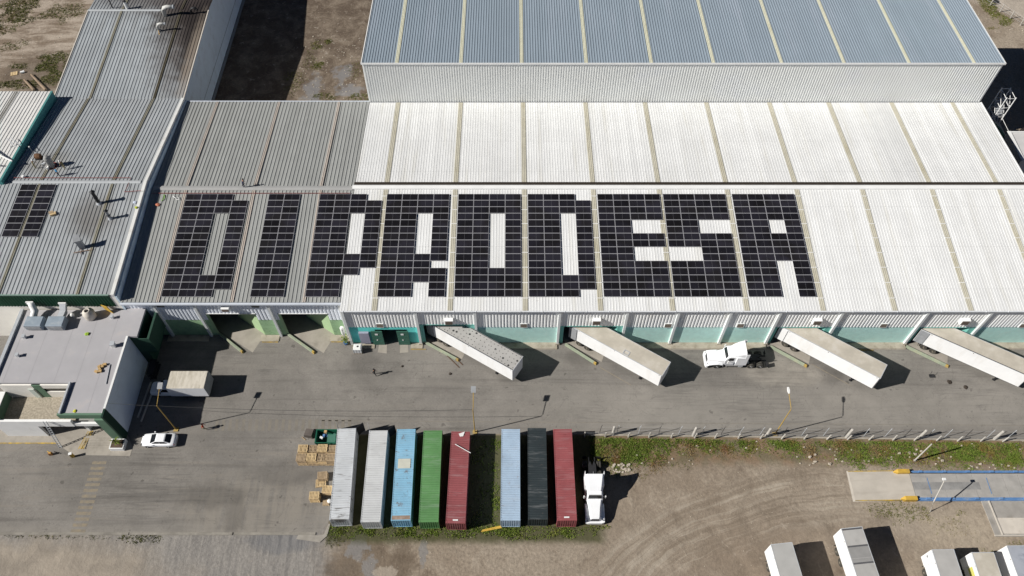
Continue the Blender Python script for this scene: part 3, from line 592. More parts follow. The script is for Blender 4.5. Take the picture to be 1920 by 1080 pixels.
rsheet('roof', M['roof_north'], N, NX0, NX1, NYE, NZE, NYR, NZR, .56, .066, NO, 0, .16, .08)
rsheet('roof', M['roof_north'], N, NX0, NX1, NYR, NZR, 142, 9.4, .56, .066, NO, 0, .16, .08)
nf = lambda y: NZE + (y - NYE) * (NZR - NZE) / (NYR - NYE)
for x, m in ((-69.2, 'skylight_old'), (-58.7, 'skylight_dark')):
    rsheet('skylight', M[m], N, x - .22, x + .22, NYE + .05, nf(NYE + .05), 120.8, nf(120.8), .28, .05, NO, .07)
    rsheet('skylight', M[m], N, x - .22, x + .22, 121.3, NZR - .02, 141.9, 9.41, .28, .05, NO, .07)
b = MB(); b.loft([[(x, 120.75, nf(120.75) + .08), (x, 121, NZR + .15), (x, 121.25, NZR + .07), (x, 121.25, NZR - .02), (x, 120.75, nf(120.75))] for x in (NX0, -62.3)]); b.build('ridge_cap', M['ridge_grey'], N, NO)
b = MB()
for ya, za, yb, zb in ((NYE, NZE, NYR, NZR), (NYR, NZR, 142, 9.4)):
    b.hexa([(NX1 - .25, ya, 0), (NX1 - .02, ya, 0), (NX1 - .02, yb, 0), (NX1 - .25, yb, 0)], [(NX1 - .25, ya, za - .05), (NX1 - .02, ya, za - .05), (NX1 - .02, yb, zb - .05), (NX1 - .25, yb, zb - .05)])
    b.hexa([(NX0 + .02, ya, 0), (NX0 + .25, ya, 0), (NX0 + .25, yb, 0), (NX0 + .02, yb, 0)], [(NX0 + .02, ya, za - .05), (NX0 + .25, ya, za - .05), (NX0 + .25, yb, zb - .05), (NX0 + .02, yb, zb - .05)])
split_build(b, 'wall', mat('north_wall', (.64, .74, .83), .75, .04, .5, (.4, .43, .46), .4, .6), N, NO)
b = MB(); b.box(NX1, NYE, 3.2, NX1 + .02, 142, 3.27); b.box(NX1 - .01, NYE, 0, NX1 + .12, 142, .9); split_build(b, 'wall_band', mat('wall_band_dark', (.16, .18, .2), .8, .1, 1), N, NO)
b = MB(); b.hexa([(NX0 - .08, NYE, NZE - .1), (NX0 + .08, NYE, NZE - .1), (NX0 + .08, NYR, NZR - .1), (NX0 - .08, NYR, NZR - .1)], [(NX0 - .08, NYE, NZE + .12), (NX0 + .08, NYE, NZE + .12), (NX0 + .08, NYR, NZR + .12), (NX0 - .08, NYR, NZR + .12)])
b.hexa([(NX1 - .02, NYE, NZE - .04), (NX1 + .14, NYE, NZE - .04), (NX1 + .14, NYR, NZR - .04), (NX1 - .02, NYR, NZR - .04)], [(NX1 - .02, NYE, NZE + .12), (NX1 + .14, NYE, NZE + .12), (NX1 + .14, NYR, NZR + .12), (NX1 - .02, NYR, NZR + .12)]); split_build(b, 'edge_trim', mat('edge_trim_rusty', (.6, .56, .5), .6, .06, 1, (.35, .27, .2), .5, 1), N, NO)
b = MB(); b.box(NX0 + .1, NYE - .02, NZE - 1, NX1 - .2, NYE + .03, NZE + .03); b.build('front_flashing', M['dark_metal'], N, NO)
FW = thing('far_left_factory', 'white ribbed roof with teal side wall at the far left edge', 'factory', (-80, 80, 0)); FO = FW.location
FZ0, FZ1 = 12.75, 11.2
rsheet('roof', M['roof_farwhite'], FW, -98, -74.55, 78.9, FZ0, 99.7, FZ1, .56, .066, FO, 0, .16, .08)
rsheet('skylight', mat('skylight_grey_sheet', (.35, .34, .31), .6, .1, 1), FW, -80.6, -79.9, 79, FZ0 + .0, 99.6, FZ1, .3, .05, FO, .07)
b = MB(); b.hexa([(-74.75, 78.9, 0), (-74.5, 78.9, 0), (-74.5, 99.7, 0), (-74.75, 99.7, 0)], [(-74.75, 78.9, FZ0 - .05), (-74.5, 78.9, FZ0 - .05), (-74.5, 99.7, FZ1 - .05), (-74.75, 99.7, FZ1 - .05)]); b.box(-98, 99.5, 0, -74.76, 99.7, FZ1 - .06); b.box(-98, 78.9, 0, -74.76, 79.1, FZ0 - .06); split_build(b, 'wall', M['teal_wall'], FW, FO)
b = MB(); b.hexa([(-74.72, 78.9, FZ0 - .04), (-74.4, 78.9, FZ0 - .04), (-74.4, 99.7, FZ1 - .04), (-74.72, 99.7, FZ1 - .04)], [(-74.72, 78.9, FZ0 + .1), (-74.4, 78.9, FZ0 + .1), (-74.4, 99.7, FZ1 + .1), (-74.72, 99.7, FZ1 + .1)]); b.build('edge_trim', M['teal_trim'], FW, FO)
# ---------------------------------------------------------------- office
OF = thing('office_building', 'flat grey roofed white office with green entrance frame at the lower left', 'office', (-60, 52, 0)); OO = OF.location
OZ = 7.2
b = MB(); b.prism([(-67.3, 48.8), (-57.25, 48.8), (-57.25, 44.4), (-52.05, 44.4), (-52.05, 55.85), (-50.7, 55.85), (-50.7, 61.2), (-53.2, 61.2), (-53.2, 60.1), (-67.3, 60.1)], OZ - .35, OZ); b.build('roof', M['office_roof'], OF, OO)
b = MB()
for k in range(5):
    x = -65.9 + k * 2.9 + random.uniform(-.5, .5); y0 = 48.9 if x < -57.2 else 44.6; b.face([(x, y0, OZ + .006), (x + .05, y0, OZ + .006), (x + .05, 60, OZ + .006), (x, 60, OZ + .006)])
b.build('roof_seam', mat('roof_seam', (.345, .335, .345), .9, .05, 1), OF, OO)
b = MB(); b.box(-67.75, 48.6, OZ - .36, -67.32, 60.1, OZ + .3); b.box(-57.5, 44.3, OZ - .36, -57.27, 48.78, OZ + .38); split_build(b, 'parapet', M['galv'], OF, OO)
b = MB(); b.box(-67.3, 60.0, 0, -53.2, 60.1, 6.8); b.box(-67.3, 48.85, 0, -67.1, 60, 6.8); b.box(-62.2, 48.6, 0, -52.3, 48.8, 3.4); split_build(b, 'wall', M['office_wall'], OF, OO)
b = MB(); b.box(-52.04, 44.42, 0, -51.85, 55.85, OZ); b.build('side_wall', mat('office_side_wall', (.66, .74, .82), .8, .05, .5, (.45, .5, .55), .4, .7, dlo=.52), OF, OO)
b = MB(); b.box(-52.1, 44.42, OZ + .001, -51.83, 55.85, OZ + .12); b.build('wall_cap', M['trim_white'], OF, OO)
b = MB(); b.box(-67.1, 48.62, 3.5, -62.75, 48.8, OZ - .36); b.box(-61.6, 48.62, 3.5, -57.52, 48.8, 5.0); b.box(-61.6, 48.62, 5.95, -57.52, 48.8, OZ - .36); split_build(b, 'terrace_wall', M['cream'], OF, OO)
b = MB(); b.box(-62.75, 48.6, 3.5, -61.6, 48.7, OZ - .37); b.build('green_panel', M['green_mid'], OF, OO)
b = MB(); b.box(-63.55, 48.5, 3.52, -62.85, 48.6, 5.9); b.build('door', mat('door_pale', (.6, .66, .6), .5, .05, 1), OF, OO)
b = MB(); b.box(-61.4, 48.74, 5.0, -57.6, 48.79, 5.95); b.build('window', M['glass'], OF, OO)
b = MB(); b.box(-66.9, 44.95, 3.3, -57.4, 48.6, 3.5); b.build('terrace_floor', M['terrace'], OF, OO)
b = MB(); b.box(-67.75, 44.7, 3.3, -66.9, 48.58, 5.05); b.build('terrace_parapet', M['green_mid'], OF, OO)
b = MB(); b.box(-67.72, 44.6, 5.051, -66.95, 48.58, 5.14); b.build('parapet_cap', M['trim_white'], OF, OO)
b = MB()
b.box(-67.75, 44.55, 0, -62.3, 44.9, 4.5); b.box(-62.3, 44.55, 3.05, -57.4, 44.9, 4.5); b.box(-57.4, 44.6, 3.05, -53.4, 44.9, 3.75); split_build(b, 'front_wall', M['office_wall'], OF, OO)
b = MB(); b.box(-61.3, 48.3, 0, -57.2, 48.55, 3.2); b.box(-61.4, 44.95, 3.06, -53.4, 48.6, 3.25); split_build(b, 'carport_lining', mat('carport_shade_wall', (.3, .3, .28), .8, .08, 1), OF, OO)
b = MB(); b.box(-57.2, 45.3, 0, -56.85, 48.5, 3.04); b.build('carport_side_wall', M['office_wall'], OF, OO)
b = MB(); b.box(-56.85, 46.4, .05, -53.6, 46.5, 2.9); gd = b.build('entrance_door', M['glass'], OF, OO)
b = MB()
for x in (-56.85, -55.3, -53.68): b.box(x, 46.33, .05, x + .08, 46.395, 2.9)
b.build('door_frame', M['trim_white'], gd, OO)
b = MB(); b.box(-57.75, 44.15, 6.3, -52.05, 44.45, OZ + .1); b.box(-53.35, 43.9, 0, -52.1, 44.42, 6.299); split_build(b, 'entrance_frame', M['green_mid'], OF, OO)
b = MB(); b.box(-52.049, 43.85, 0, -51.8, 45.05, OZ + .15); b.build('frame_side', M['green_dark'], OF, OO)
b = MB(); b.box(-50.72, 55.9, 3.0, -49.3, 61.3, 3.3); b.box(-49.6, 55.9, 3.3, -49.3, 61.3, 6.6); b.box(-50.72, 55.8, 3.3, -49.3, 55.899, 6.6); b.box(-52.0, 55.86, 0, -50.72, 61.2, OZ - .36); split_build(b, 'side_screen', M['screen_green'], OF, OO)
b = MB(); b.box(-53.35, 42.4, .0, -51.5, 43.85, .75); pl = b.build('planter', M['trim_white'], OF, OO)
b = MB(); b.box(-53.2, 42.55, .75, -51.65, 43.7, .8); b.build('planter_soil', M['soil'], pl, OO)
mb = MB()
for k in range(6): mb.box(-57.2 + .0 * k, 42.5 + k * .33, .0, -53.4, 42.5 + (k + 1) * .33, .04 + .045 * k)
struct('entrance_steps', mb, M['concrete'])
mb = MB(); mb.prism([(-69.5, 43.5), (-60.9, 43.45), (-58.2, 41.85), (-50.6, 41.7), (-50.6, 42.9), (-51.5, 44.3), (-53, 46.3), (-69.5, 46.3)], 0, .035); struct('office_pavement', mb, M['concrete'])
mb = MB(); mb.box(-69.5, 43.42, 0, -60.8, 43.6, .07); 
for k in range(3): mb.face([(-57.7 + k * .28, 42.6, .24), (-57.55 + k * .28, 42.6, .24), (-57.0 + k * .28, 45.2, .24), (-57.15 + k * .28, 45.2, .24)])
struct('yellow_kerb', mb, M['kerb_yellow'])
# palm in the planter
pm = thing('palm_plant', 'small spiky palm growing in the white planter at the office entrance', 'plant', (-52.5, 43.15, .8))
b = MB(); b.tube([(0, 0, 0), (0, 0, .4)], [.07, .05], 6); b.build('trunk', M['soil'], pm)
b = MB()
for k in range(46):
    a = random.uniform(0, 6.28); e = random.uniform(.1, 1.3); r = random.uniform(.5, 1.0); d = Vector((math.cos(a) * math.cos(e), math.sin(a) * math.cos(e), math.sin(e))); s = Vector((-math.sin(a), math.cos(a), 0)) * .05
    p0 = Vector((0, 0, .35)); p1 = p0 + d * r * .6 ; p2 = p0 + d * r - Vector((0, 0, .18 * r)); b.face([p0 - s * .4, p1 - s, p2, p1 + s]); 
b.build('crown', M['grass_rank'], pm)

# ---------------------------------------------------------------- solar panels, set out as letters
PW, PH, GAPX, GAPY = 2.275, 1.128, .03, .03; SLA = math.atan(SL)
b = MB(); fw = .03
for (x0, y0, x1, y1) in ((0, 0, PW, fw), (0, PH - fw, PW, PH), (0, fw, fw, PH - fw), (PW - fw, fw, PW, PH - fw)): b.box(x0, y0, 0, x1, y1, .04)
b.box(PW / 2 - .011, fw, .02, PW / 2 + .011, PH - fw, .033, 2)
b.box(fw, fw, .01, PW - fw, PH - fw, .032, 1)
PMESH = b.build('solar_panel', [M['panel_frame'], M['cell'], mat('panel_midline', (.13, .13, .14), .4, .05, 1)]); pme = PMESH.data; bpy.data.objects.remove(PMESH)
def rows(*r):
    s = set()
    for a in r: s |= set(range(a[0], a[1] + 1)) if isinstance(a, tuple) else {a}
    return s
FULL = rows((1, 15))
LET = [('D', -47.85, [FULL, FULL, rows((1, 3), (13, 15)), rows((2, 14))], 'solar panels forming the leftmost letter, a D on grey roof'),
       ('I', -35.72, [FULL, FULL], 'narrow upright bar of dark solar panels forming the letter I on grey roof'),
       ('P', -28.22, [FULL, FULL, rows((1, 3), (10, 12)), rows((2, 11))], 'block of dark solar panels shaped like the letter P, straddling grey and white roof'),
       ('R', -18.38, [FULL, FULL, rows((1, 3), (10, 13)), rows((1, 10), (12, 15))], 'block of dark solar panels shaped like the letter R on white roof'),
       ('O', -7.9, [FULL, FULL, FULL - rows((4, 11)), FULL], 'square cornered block of dark solar panels shaped like the letter O'),
       ('D', 2.3, [FULL, FULL, rows((1, 3), (13, 15)), rows((2, 14))], 'solar panels forming the letter D on white roof between O and E'),
       ('E', 12.53, [FULL, FULL, FULL - rows(5, 6, 9, 10), FULL - rows(5, 6, 9, 10)], 'block of dark solar panels shaped like the letter E on white roof'),
       ('S', 22.17, [FULL - rows(9, 10), FULL - rows(9, 10), FULL - rows(5, 6), FULL - rows(5, 6)], 'block of dark solar panels shaped like the letter S next to the last letter'),
       ('A', 32.3, [FULL, FULL, FULL - rows(5, 6, (11, 15)), FULL], 'block of dark solar panels shaped like the letter A, the rightmost letter')]
YT = 78.11; PITY = 1.1585
def panel_in(parent, x, ydist, mesh=pme):
    o = bpy.data.objects.new('solar_panel', mesh); COL.objects.link(o); o.parent = parent; o.location = (x, ydist, 0); return o
for ch, x, cols, lab in LET:
    y0 = YT - 15 * PITY * math.cos(SLA)
    t = thing('solar_array', lab, 'solar array', (x, y0, zf(y0) + .16), 0, 'solar panel letters on the roof'); t.rotation_euler = (SLA, 0, 0)
    for c, rs in enumerate(cols):
        for r in sorted(rs): panel_in(t, c * (PW + GAPX), (15 - r) * PITY)
    b = MB()
    for c, rs in enumerate(cols):
        for q in (.45, 1.8): 
            xx = c * (PW + GAPX) + q
            for r0 in rs:
                if r0 - 1 in rs: continue
                r1 = r0
                while r1 + 1 in rs: r1 += 1
                b.box(xx, (15 - r1) * PITY + .03, -.1, xx + .04, (16 - r0) * PITY - .06, -.002)
    b.build('mounting_rail', M['grey_metal'], t)
LSL = math.atan((LZR - LZE) / (LYR - LYE))
ya = 78.85 - 8 * PITY * math.cos(LSL)
t = thing('solar_array', 'small separate block of solar panels on the left factory roof, split by a skylight', 'solar array', (-71.75, ya, lf(ya) + .18)); t.rotation_euler = (LSL, 0, 0)
for c in (0, 1):
    for r in range(8): panel_in(t, c * 2.78, r * PITY)
b = MB()
for q in (.45, 1.8, 3.23, 4.58): b.box(q, .03, -.11, q + .04, 8 * PITY - .06, -.002)
b.build('mounting_rail', M['grey_metal'], t)

# ---------------------------------------------------------------- wheels and vehicles
def wheel(parent, x, y, z, r, wd, dual=False, tyre='tyre', rim='rim', side=1):
    b = MB()
    for k in range(2 if dual else 1):
        yc = y - side * k * (wd + .06)
        b.lathe([(r * .55, -wd / 2), (r * .93, -wd / 2), (r, -wd * .35), (r, wd * .35), (r * .93, wd / 2), (r * .55, wd / 2)], (x, yc, z), 18, 'y')
    o = b.build('wheel', M[tyre], parent, None, False)
    b = MB(); s = side; b.lathe([(.02, s * (wd / 2 - .06)), (r * .2, s * (wd / 2 + .03)), (r * .24, s * (wd / 2 - .05)), (r * .5, s * (wd / 2 - .08)), (r * .56, s * (wd / 2 + .01)), (r * .56, s * (wd / 2 - .1))], (x, y, z), 14, 'y'); b.build('rim', M[rim], o)
    return o

def container(label, cx0, cy0, cx1, cy1, body, roofm=None, extra=None):
    L, Wd, H = math.dist((cx0, cy0), (cx1, cy1)), 2.44, 2.6
    L = 12.19; rz = math.atan2(-(cx1 - cx0), cy1 - cy0)
    t = thing('shipping_container', label, 'shipping container', (cx0, cy0, .12), rz, 'shipping containers in a row')
    h = Wd / 2; H -= .12
    b = MB()
    for x in (-h, h - .11):
        for y in (0, L - .11): b.box(x, y, 0, x + .11, y + .11, H)
    for x in (-h, h - .09):
        b.box(x + .003, .11, 0, x + .087, L - .11, .14); b.box(x + .003, .11, H - .09, x + .087, L - .11, H - .004)
    for y in (.005, L - .1): b.box(-h + .11, y, 0, h - .11, y + .095, .13); b.box(-h + .11, y, H - .11, h - .11, y + .095, H - .003)
    b.build('frame', body, t)
    for x, nx in ((-h + .07, -1), (h - .07, 1)):
        b = MB(); b.corr((x, .1, .13), (0, 1, 0), L - .2, (nx, 0, 0), [(0, 0, 0), (0, 0, H - .2)], .28, .036, .26, .24); b.build('side_wall', body, t)
    b = MB(); b.corr((-h + .1, .1, .12), (1, 0, 0), Wd - .2, (0, -1, 0), [(0, 0, 0), (0, 0, H - .22)], .28, .075, .44, .08); b.build('end_wall', body, t)
    b = MB(); b.corr((-h + .09, .1, H - .045), (0, 1, 0), L - .2, (0, 0, 1), [(0, 0, 0), (Wd - .18, 0, 0)], .3, .035, .3, .16); b.build('roof', roofm or body, t)
    for s in (-1, 1) if extra is not xdoor else ():
        b = MB(); b.box(min(0, s * (h - .12)), L - .09, .13, max(0, s * (h - .12)), L - .04, H - .11)
        for q in (.3, .75): b.tube([(s * q, L - .02, .1), (s * q, L - .02, H - .1)], .02, 6)
        b.build('door', body, t)
    for x in (-h, h - .17):
        for y in (-.004, L - .174):
            b = MB(); b.box(x - .003, y, H - .118, x + .173, y + .178, H + .004); b.build('corner_casting', M['galv'] if roofm else body, t)
    if extra: extra(t, h, L, H)
    return t
def paint(name, col, rust=.3, dlo=.55, rc=(.16, .08, .045), st=(1, 1, 1)):
    g = NG(name); c = g.mul(col, g.mr(g.noise(g.pos, .4, 6, .6), .25, .75, .88, 1.12))
    pale = tuple(q * .6 + .2 for q in col); c = g.mix(g.math('MULTIPLY', g.mr(g.noise(g.scale(g.pos, (.4, 2.4, 1)), .9, 6, .65), .5, .72), .4), c, pale)
    c = g.mix(g.math('MULTIPLY', g.mr(g.noise(g.pos, 1.1, 8, .72), dlo, dlo + .1), rust + .15), c, rc)
    c = g.mix(g.math('MULTIPLY', g.mr(g.noise(g.scale(g.pos, (.7, 1.6, 1)), 3.2, 4, .7), .62, .68), .5), c, tuple(q * .45 for q in rc))
    return g.done(c, .55, 0, .2)
def streaked(name, col, lo, amt):
    g = NG(name); c = g.mul(col, g.mr(g.noise(g.pos, .35, 6, .6), .25, .75, .9, 1.08))
    st = g.noise(g.scale(g.pos, (.55, 4.2, .55)), .8, 5, .6); ar = g.noise(g.pos, .28, 3, .5)
    c = g.mix(g.math('MULTIPLY', g.math('MULTIPLY', g.mr(st, lo, lo + .07), g.mr(ar, .42, .56)), amt), c, (.13, .122, .115))
    c = g.mix(g.math('MULTIPLY', g.mr(g.noise(g.scale(g.pos, (.3, 1.2, 1)), 1.2, 6, .65), .52, .7), .3), c, (.4, .4, .39))
    c = g.mix(g.math('MULTIPLY', g.mr(g.noise(g.pos, 2.2, 6, .7), .64, .7), .4), c, (.2, .13, .08))
    return g.done(c, .5, 0, .2)
wh = streaked('container_white', (.55, .57, .585), .55, .85); wh2 = streaked('container_offwhite', (.545, .555, .555), .62, .7)
def x3(t, h, L, H):
    b = MB(); b.box(-h + .42, 6.75, H + .003, h - .42, 8.05, H + .02); b.build('roof_patch', mat('beige_patch', (.55, .55, .47), .7, .08, 1), t)
    b = MB(); b.box(-h + .1, .12, H + .003, h - .1, .62, H + .012); b.build('rusted_roof_end', mat('rusted_sheet', (.3, .22, .17), .8, .2, 1.5, (.5, .5, .48), .5, 1.5), t)
def xdoor(t, h, L, H):
    for s, a in ((1, .75), (-1, 1.25)):
        dx, dy = math.cos(a) * 1.18 * s, math.sin(a) * 1.18; x0 = s * (h - .04); b = MB()
        b.hexa([(x0, L, .13), (x0 + dx, L + dy, .13), (x0 + dx - .03, L + dy + .04, .13), (x0 - .03, L + .05, .13)], [(x0, L, H - .1), (x0 + dx, L + dy, H - .1), (x0 + dx - .03, L + dy + .04, H - .1), (x0 - .03, L + .05, H - .1)]); b.build('open_door', M['dark_metal'] if s > 0 else M['galv'], t)  # right leaf hangs in shadow, painted in as near-black; left leaf stays pale
def x5(t, h, L, H):
    b = MB(); b.box(-.35, .32, H + .004, .3, .5, H + .012); b.build('number_plate_marking', M['trim_white'], t)
CS = [('worn white container with dark streaks on its roof, first from the pallets', -21.3, 32.3, -21.8, 44.6, wh, wh, xdoor),
      ('off-white container with few roof streaks, between the streaked white and the light blue one', -17.42, 32.0, -17.58, 44.4, wh2, wh2, xdoor),
      ('sky blue container with a beige patch on its roof', -13.7, 32.2, -13.93, 44.4, paint('container_sky_blue', (.235, .45, .6), .6, .57), None, x3),
      ('bright green container between the sky blue and a dark red one', -10.27, 32.0, -10.41, 44.3, paint('container_green', (.11, .25, .095), .35, .6, (.17, .24, .13)), None, None),
      ('dark red container with a white stick lying on its roof', -6.95, 31.85, -6.75, 44.1, paint('container_red', (.265, .08, .085), .35, .6, (.17, .07, .065)), None, x5),
      ('pale blue container standing right of the shaded gap in the row', -.2, 32.2, -.17, 44.4, paint('container_pale_blue', (.37, .48, .6), .5, .6, (.3, .24, .22)), None, None),
      ('black container between the pale blue and the rightmost dark red one', 3.2, 32.35, 3.28, 44.5, paint('container_black', (.032, .042, .046), .4, .6, (.12, .1, .08)), None, None),
      ('dark red container at the right end of the row beside the white tractor', 6.78, 32.2, 6.66, 44.4, paint('container_red_faded', (.29, .085, .09), .35, .6, (.32, .05, .055)), None, x5)]
for c in CS: 
    container(*c)
tag((lambda b: b.build('white_stick', M['trim_white']))(MB().tube([(-7.4, 42.2, 2.75), (-5.35, 41.0, 2.72)], .045, 6)), 'thin white stick lying aslant on the roof of the red container', 'stick')
tag((lambda b: b.build('paper_sheet', M['trim_white']))(MB().prism([(-7.0, 43.7), (-6.2, 44.0), (-6.4, 43.35), (-6.8, 43.3)], 2.64, 2.66)), 'crumpled white sheet on the far end of the red container roof', 'sheet')

def trailer(label, x, y, rz, L, roofm, sidem=None, leaf=True, extra=None, grp='white semi trailers', leafm='trailer_side', dusty=True):
    """x forward; origin on the ground below the nose"""
    t = thing('semi_trailer', label, 'semi trailer', (x, y, 0), rz, grp); h = 1.3; z0, z1 = 1.12, 4.08
    sidem = sidem or M['trailer_side']
    for s in (-1, 1):
        b = MB(); ya, yb = sorted((s * (h - .04), s * h)); b.box(-L, ya, z0, -.12, yb, z1)
        for k in range(int(L / 1.22)): b.box(-L + .6 + k * 1.22, min(s * h, s * (h + .006)), z0 + .12, -L + .63 + k * 1.22, max(s * h, s * (h + .006)), z1 - .1)
        b.build('side_panel', sidem, t)
    b = MB(); b.prism([(-L, -h + .04), (-.02, -h + .04), (-.02, h - .04), (-L, h - .04)], z1 - .06, z1 - .004)
    for k in range(int(L / 2.4)): b.box(-L + 1.2 + k * 2.4, -h + .06, z1 - .0035, -L + 1.24 + k * 2.4, h - .06, z1 + .004)
    rf = b.build('roof', roofm, t)
    b = MB()
    for s in (-1, 1): b.box(-L - .01, min(s * (h - .05), s * (h + .01)), z1 - .07, .01, max(s * (h - .05), s * (h + .01)), z1 + .012)
    b.box(-.07, -h + .05, z1 - .07, .01, h - .05, z1 + .012); b.box(-L - .01, -h + .05, z1 - .07, -L + .06, h - .05, z1 + .012); b.build('top_rail', M['grey_metal'] if leafm == 'dark_metal' else M['galv'], t)
    b = MB(); b.loft([[(-.12, -h, z), (-.0, -h + .14, z), (.0, h - .14, z), (-.12, h, z)] for z in (z0, z1 - .07)]); b.build('nose', sidem, t)
    b = MB(); b.box(-L, -h + .05, z0 - .14, -.1, h - .05, z0 - .004); b.box(-L + .2, -.5, .75, -L + 5, .5, z0 - .145); b.build('chassis', M['dark_metal'], t)
    for s in (-1, 1):
        for ax in (1.75, 3.05): wheel(t, -L + ax, s * (h - .17), .5, .5, .27, True, 'tyre_dusty', 'rim_dusty', s)
        b = MB(); b.box(-3.0, min(s * .95, s * 1.12), .12, -2.84, max(s * .95, s * 1.12), z0 - .145); b.box(-3.1, min(s * .9, s * 1.18), .02, -2.74, max(s * .9, s * 1.18), .118); b.build('landing_leg', M['dark_metal'], t)
        b = MB(); b.box(-L + .95, min(s * .75, s * 1.25), .3, -L + .98, max(s * .75, s * 1.25), .95); b.build('mud_flap', M['dark_metal'], t)
    if leaf:
        for s in (-1, 1):
            b = MB(); b.box(-L + .02, min(s * (h + .03), s * (h + .11)), z0 + .05, -L + 1.24, max(s * (h + .03), s * (h + .11)), z1 - .1)
            b.box(-L + .3, min(s * (h + .11), s * (h + .14)), z0 + .1, -L + .34, max(s * (h + .11), s * (h + .14)), z1 - .15); b.build('rear_door', M[leafm] if s == -1 else M['trailer_side'], t)
    else:
        b = MB(); b.box(-L - .05, -h + .05, z0, -L - .012, h - .05, z1 - .1); b.build('rear_door', M['trailer_side'], t)
    for s in (-1, 1):
        for q in (.35, L / 2, L - 1.6):
            b = MB(); b.box(-q - .12, min(s * (h + .002), s * (h + .012)), z1 - .3, -q, max(s * (h + .002), s * (h + .012)), z1 - .18); b.build('side_marker', M['grille_brown'], t)
    if extra: extra(t, L, h, z1)
    return t
dots = mat('roof_dot', (.05, .05, .05), .8, .2, 2)
def tx_dots(t, L, h, z):
    b = MB(); rg = random.Random(3)
    for i in range(24):
        for j in range(4):
            r = .07 if rg.random() > .12 else .16; cx, cy = -L + .5 + i * .6 + rg.uniform(-.12, .12), -.95 + j * .62 + rg.uniform(-.1, .1)
            b.face([(cx + r * math.cos(a * .785), cy + r * math.sin(a * .785), z + .002) for a in range(8)])
    b.build('roof_dots', dots, t)
    b = MB()
    for s in (-1, 1): b.box(-L, min(s * (h - .1), s * (h - .02)), z + .0125, -.1, max(s * (h - .1), s * (h - .02)), z + .02)
    b.build('rail_seal', M['dark_metal'], t)
def tx_rail(t, L, h, z):
    b = MB(); b.box(-L, -h + .0, z + .0125, -.1, -h + .09, z + .022); b.build('rail_seal', M['dark_metal'], t)
def tx_hatch(t, L, h, z):
    b = MB()
    for q in ((-6.2, -1.15, -5.35, -1.05), (-6.2, -.55, -5.35, -.45), (-6.2, -1.05, -6.1, -.55), (-5.45, -1.05, -5.35, -.55)): b.box(q[0], q[1], z, q[2], q[3], z + .05)
    b.build('roof_hatch', M['galv'], t)
def tx_bands(t, L, h, z):
    b = MB()
    for q in (.06, 2.1, 4.1, 7.0, 9.4): b.box(-L + q, -h + .08, z, -L + q + .2, h - .08, z + .006)
    b.box(-L + 6.9, -h + .12, z, -L + 7.5, -h + .5, z + .008); split_build(b, 'roof_band', mat('roof_band_dark', (.1, .1, .105), .8, .2, 1.5), t)
    b = MB(); b.box(-L + 2.3, -h + .08, z - .001, -L + 4.1, h - .08, z + .002); b.box(-L + 7.2, -h + .08, z - .001, -L + 9.4, h - .08, z + .002); split_build(b, 'roof_sheet', mat('roof_sheet_grey', (.29, .285, .275), .6, .08, 1), t)
def tx_mark(t, L, h, z):
    b = MB(); b.box(-L + 1.4, -h - .008, 2.1, -L + 2.7, -h - .001, 3.2); b.build('side_marking', mat('marking_yellow', (.6, .57, .16), .5, .03, 1), t)
    b = MB(); b.box(-L + 2.72, -h - .008, 1.8, -L + 6.5, -h - .001, 3.1); b.build('side_marking', mat('marking_green', (.3, .5, .16), .5, .05, 1), t)
def tx_small(t, L, h, z):
    b = MB(); b.box(-L + .3, -h - .145, 2.6, -L + .55, -h - .1395, 2.95); b.build('door_sticker', M['grey_metal'], t)
def nose(cx, cy, ang, s=1.3): a = R(ang); return cx - math.sin(a) * s, cy + math.cos(a) * s
for i, (cx, cy, an, lab, rm, ex, lm) in enumerate((
    (.15, 52.32, -32.4, 'white trailer whose roof is dotted with dark spots, backed into the first teal dock', 'trailer_roof_grey', tx_dots, 'grey_metal'),
    (20.3, 51.46, -33.6, 'white trailer with streaked beige roof and small hatch, docked left of the tractor', 'trailer_roof_beige', tx_hatch, 'grey_metal'),
    (49.75, 51.08, -35.0, 'white trailer with plain beige roof, backed into the dock right of the parked tractor', 'trailer_roof_beige', None, 'trailer_side'),
    (70.04, 51.33, -31.2, 'white trailer with brown roof cut by the right picture edge, backed into the last dock', 'trailer_roof_beige', tx_rail, 'grey_metal'))):
    nx, ny = nose(cx, cy, an); trailer(lab, nx, ny, R(an), 14.6, M[rm], None, True, ex, 'white trailers backed into the docks', lm)
def parked(label, rx, ry, an, L, rm, **k):
    trailer(label, rx + L * math.cos(R(an)), ry + L * math.sin(R(an)), R(an), L, M[rm], grp='white trailers parked on the dirt field', **k)
parked('white trailer with plain pale grey roof, leftmost of those on the dirt field', 32.15, 28.95, -84, 14, 'trailer_roof_pale', leaf=False)
parked('white trailer whose grey roof is crossed by dark bands, on the dirt field', 40.98, 30.85, -84.5, 14, 'trailer_roof_grey', leaf=False, extra=tx_bands)
parked('white trailer with grey roof and rear doors folded open, on the dirt field', 51.2, 28.25, -89, 14, 'trailer_roof_grey', leaf=True, extra=tx_small)
parked('trailer with brownish roof and yellow and green marks on its side, on the dirt field', 55.82, 27.9, -90, 14, 'trailer_roof_beige', leaf=True, extra=tx_mark)
parked('white trailer with stained bluish roof at the lower right corner of the dirt field', 60.25, 28.7, -89, 14, 'trailer_roof_blue', leaf=False)

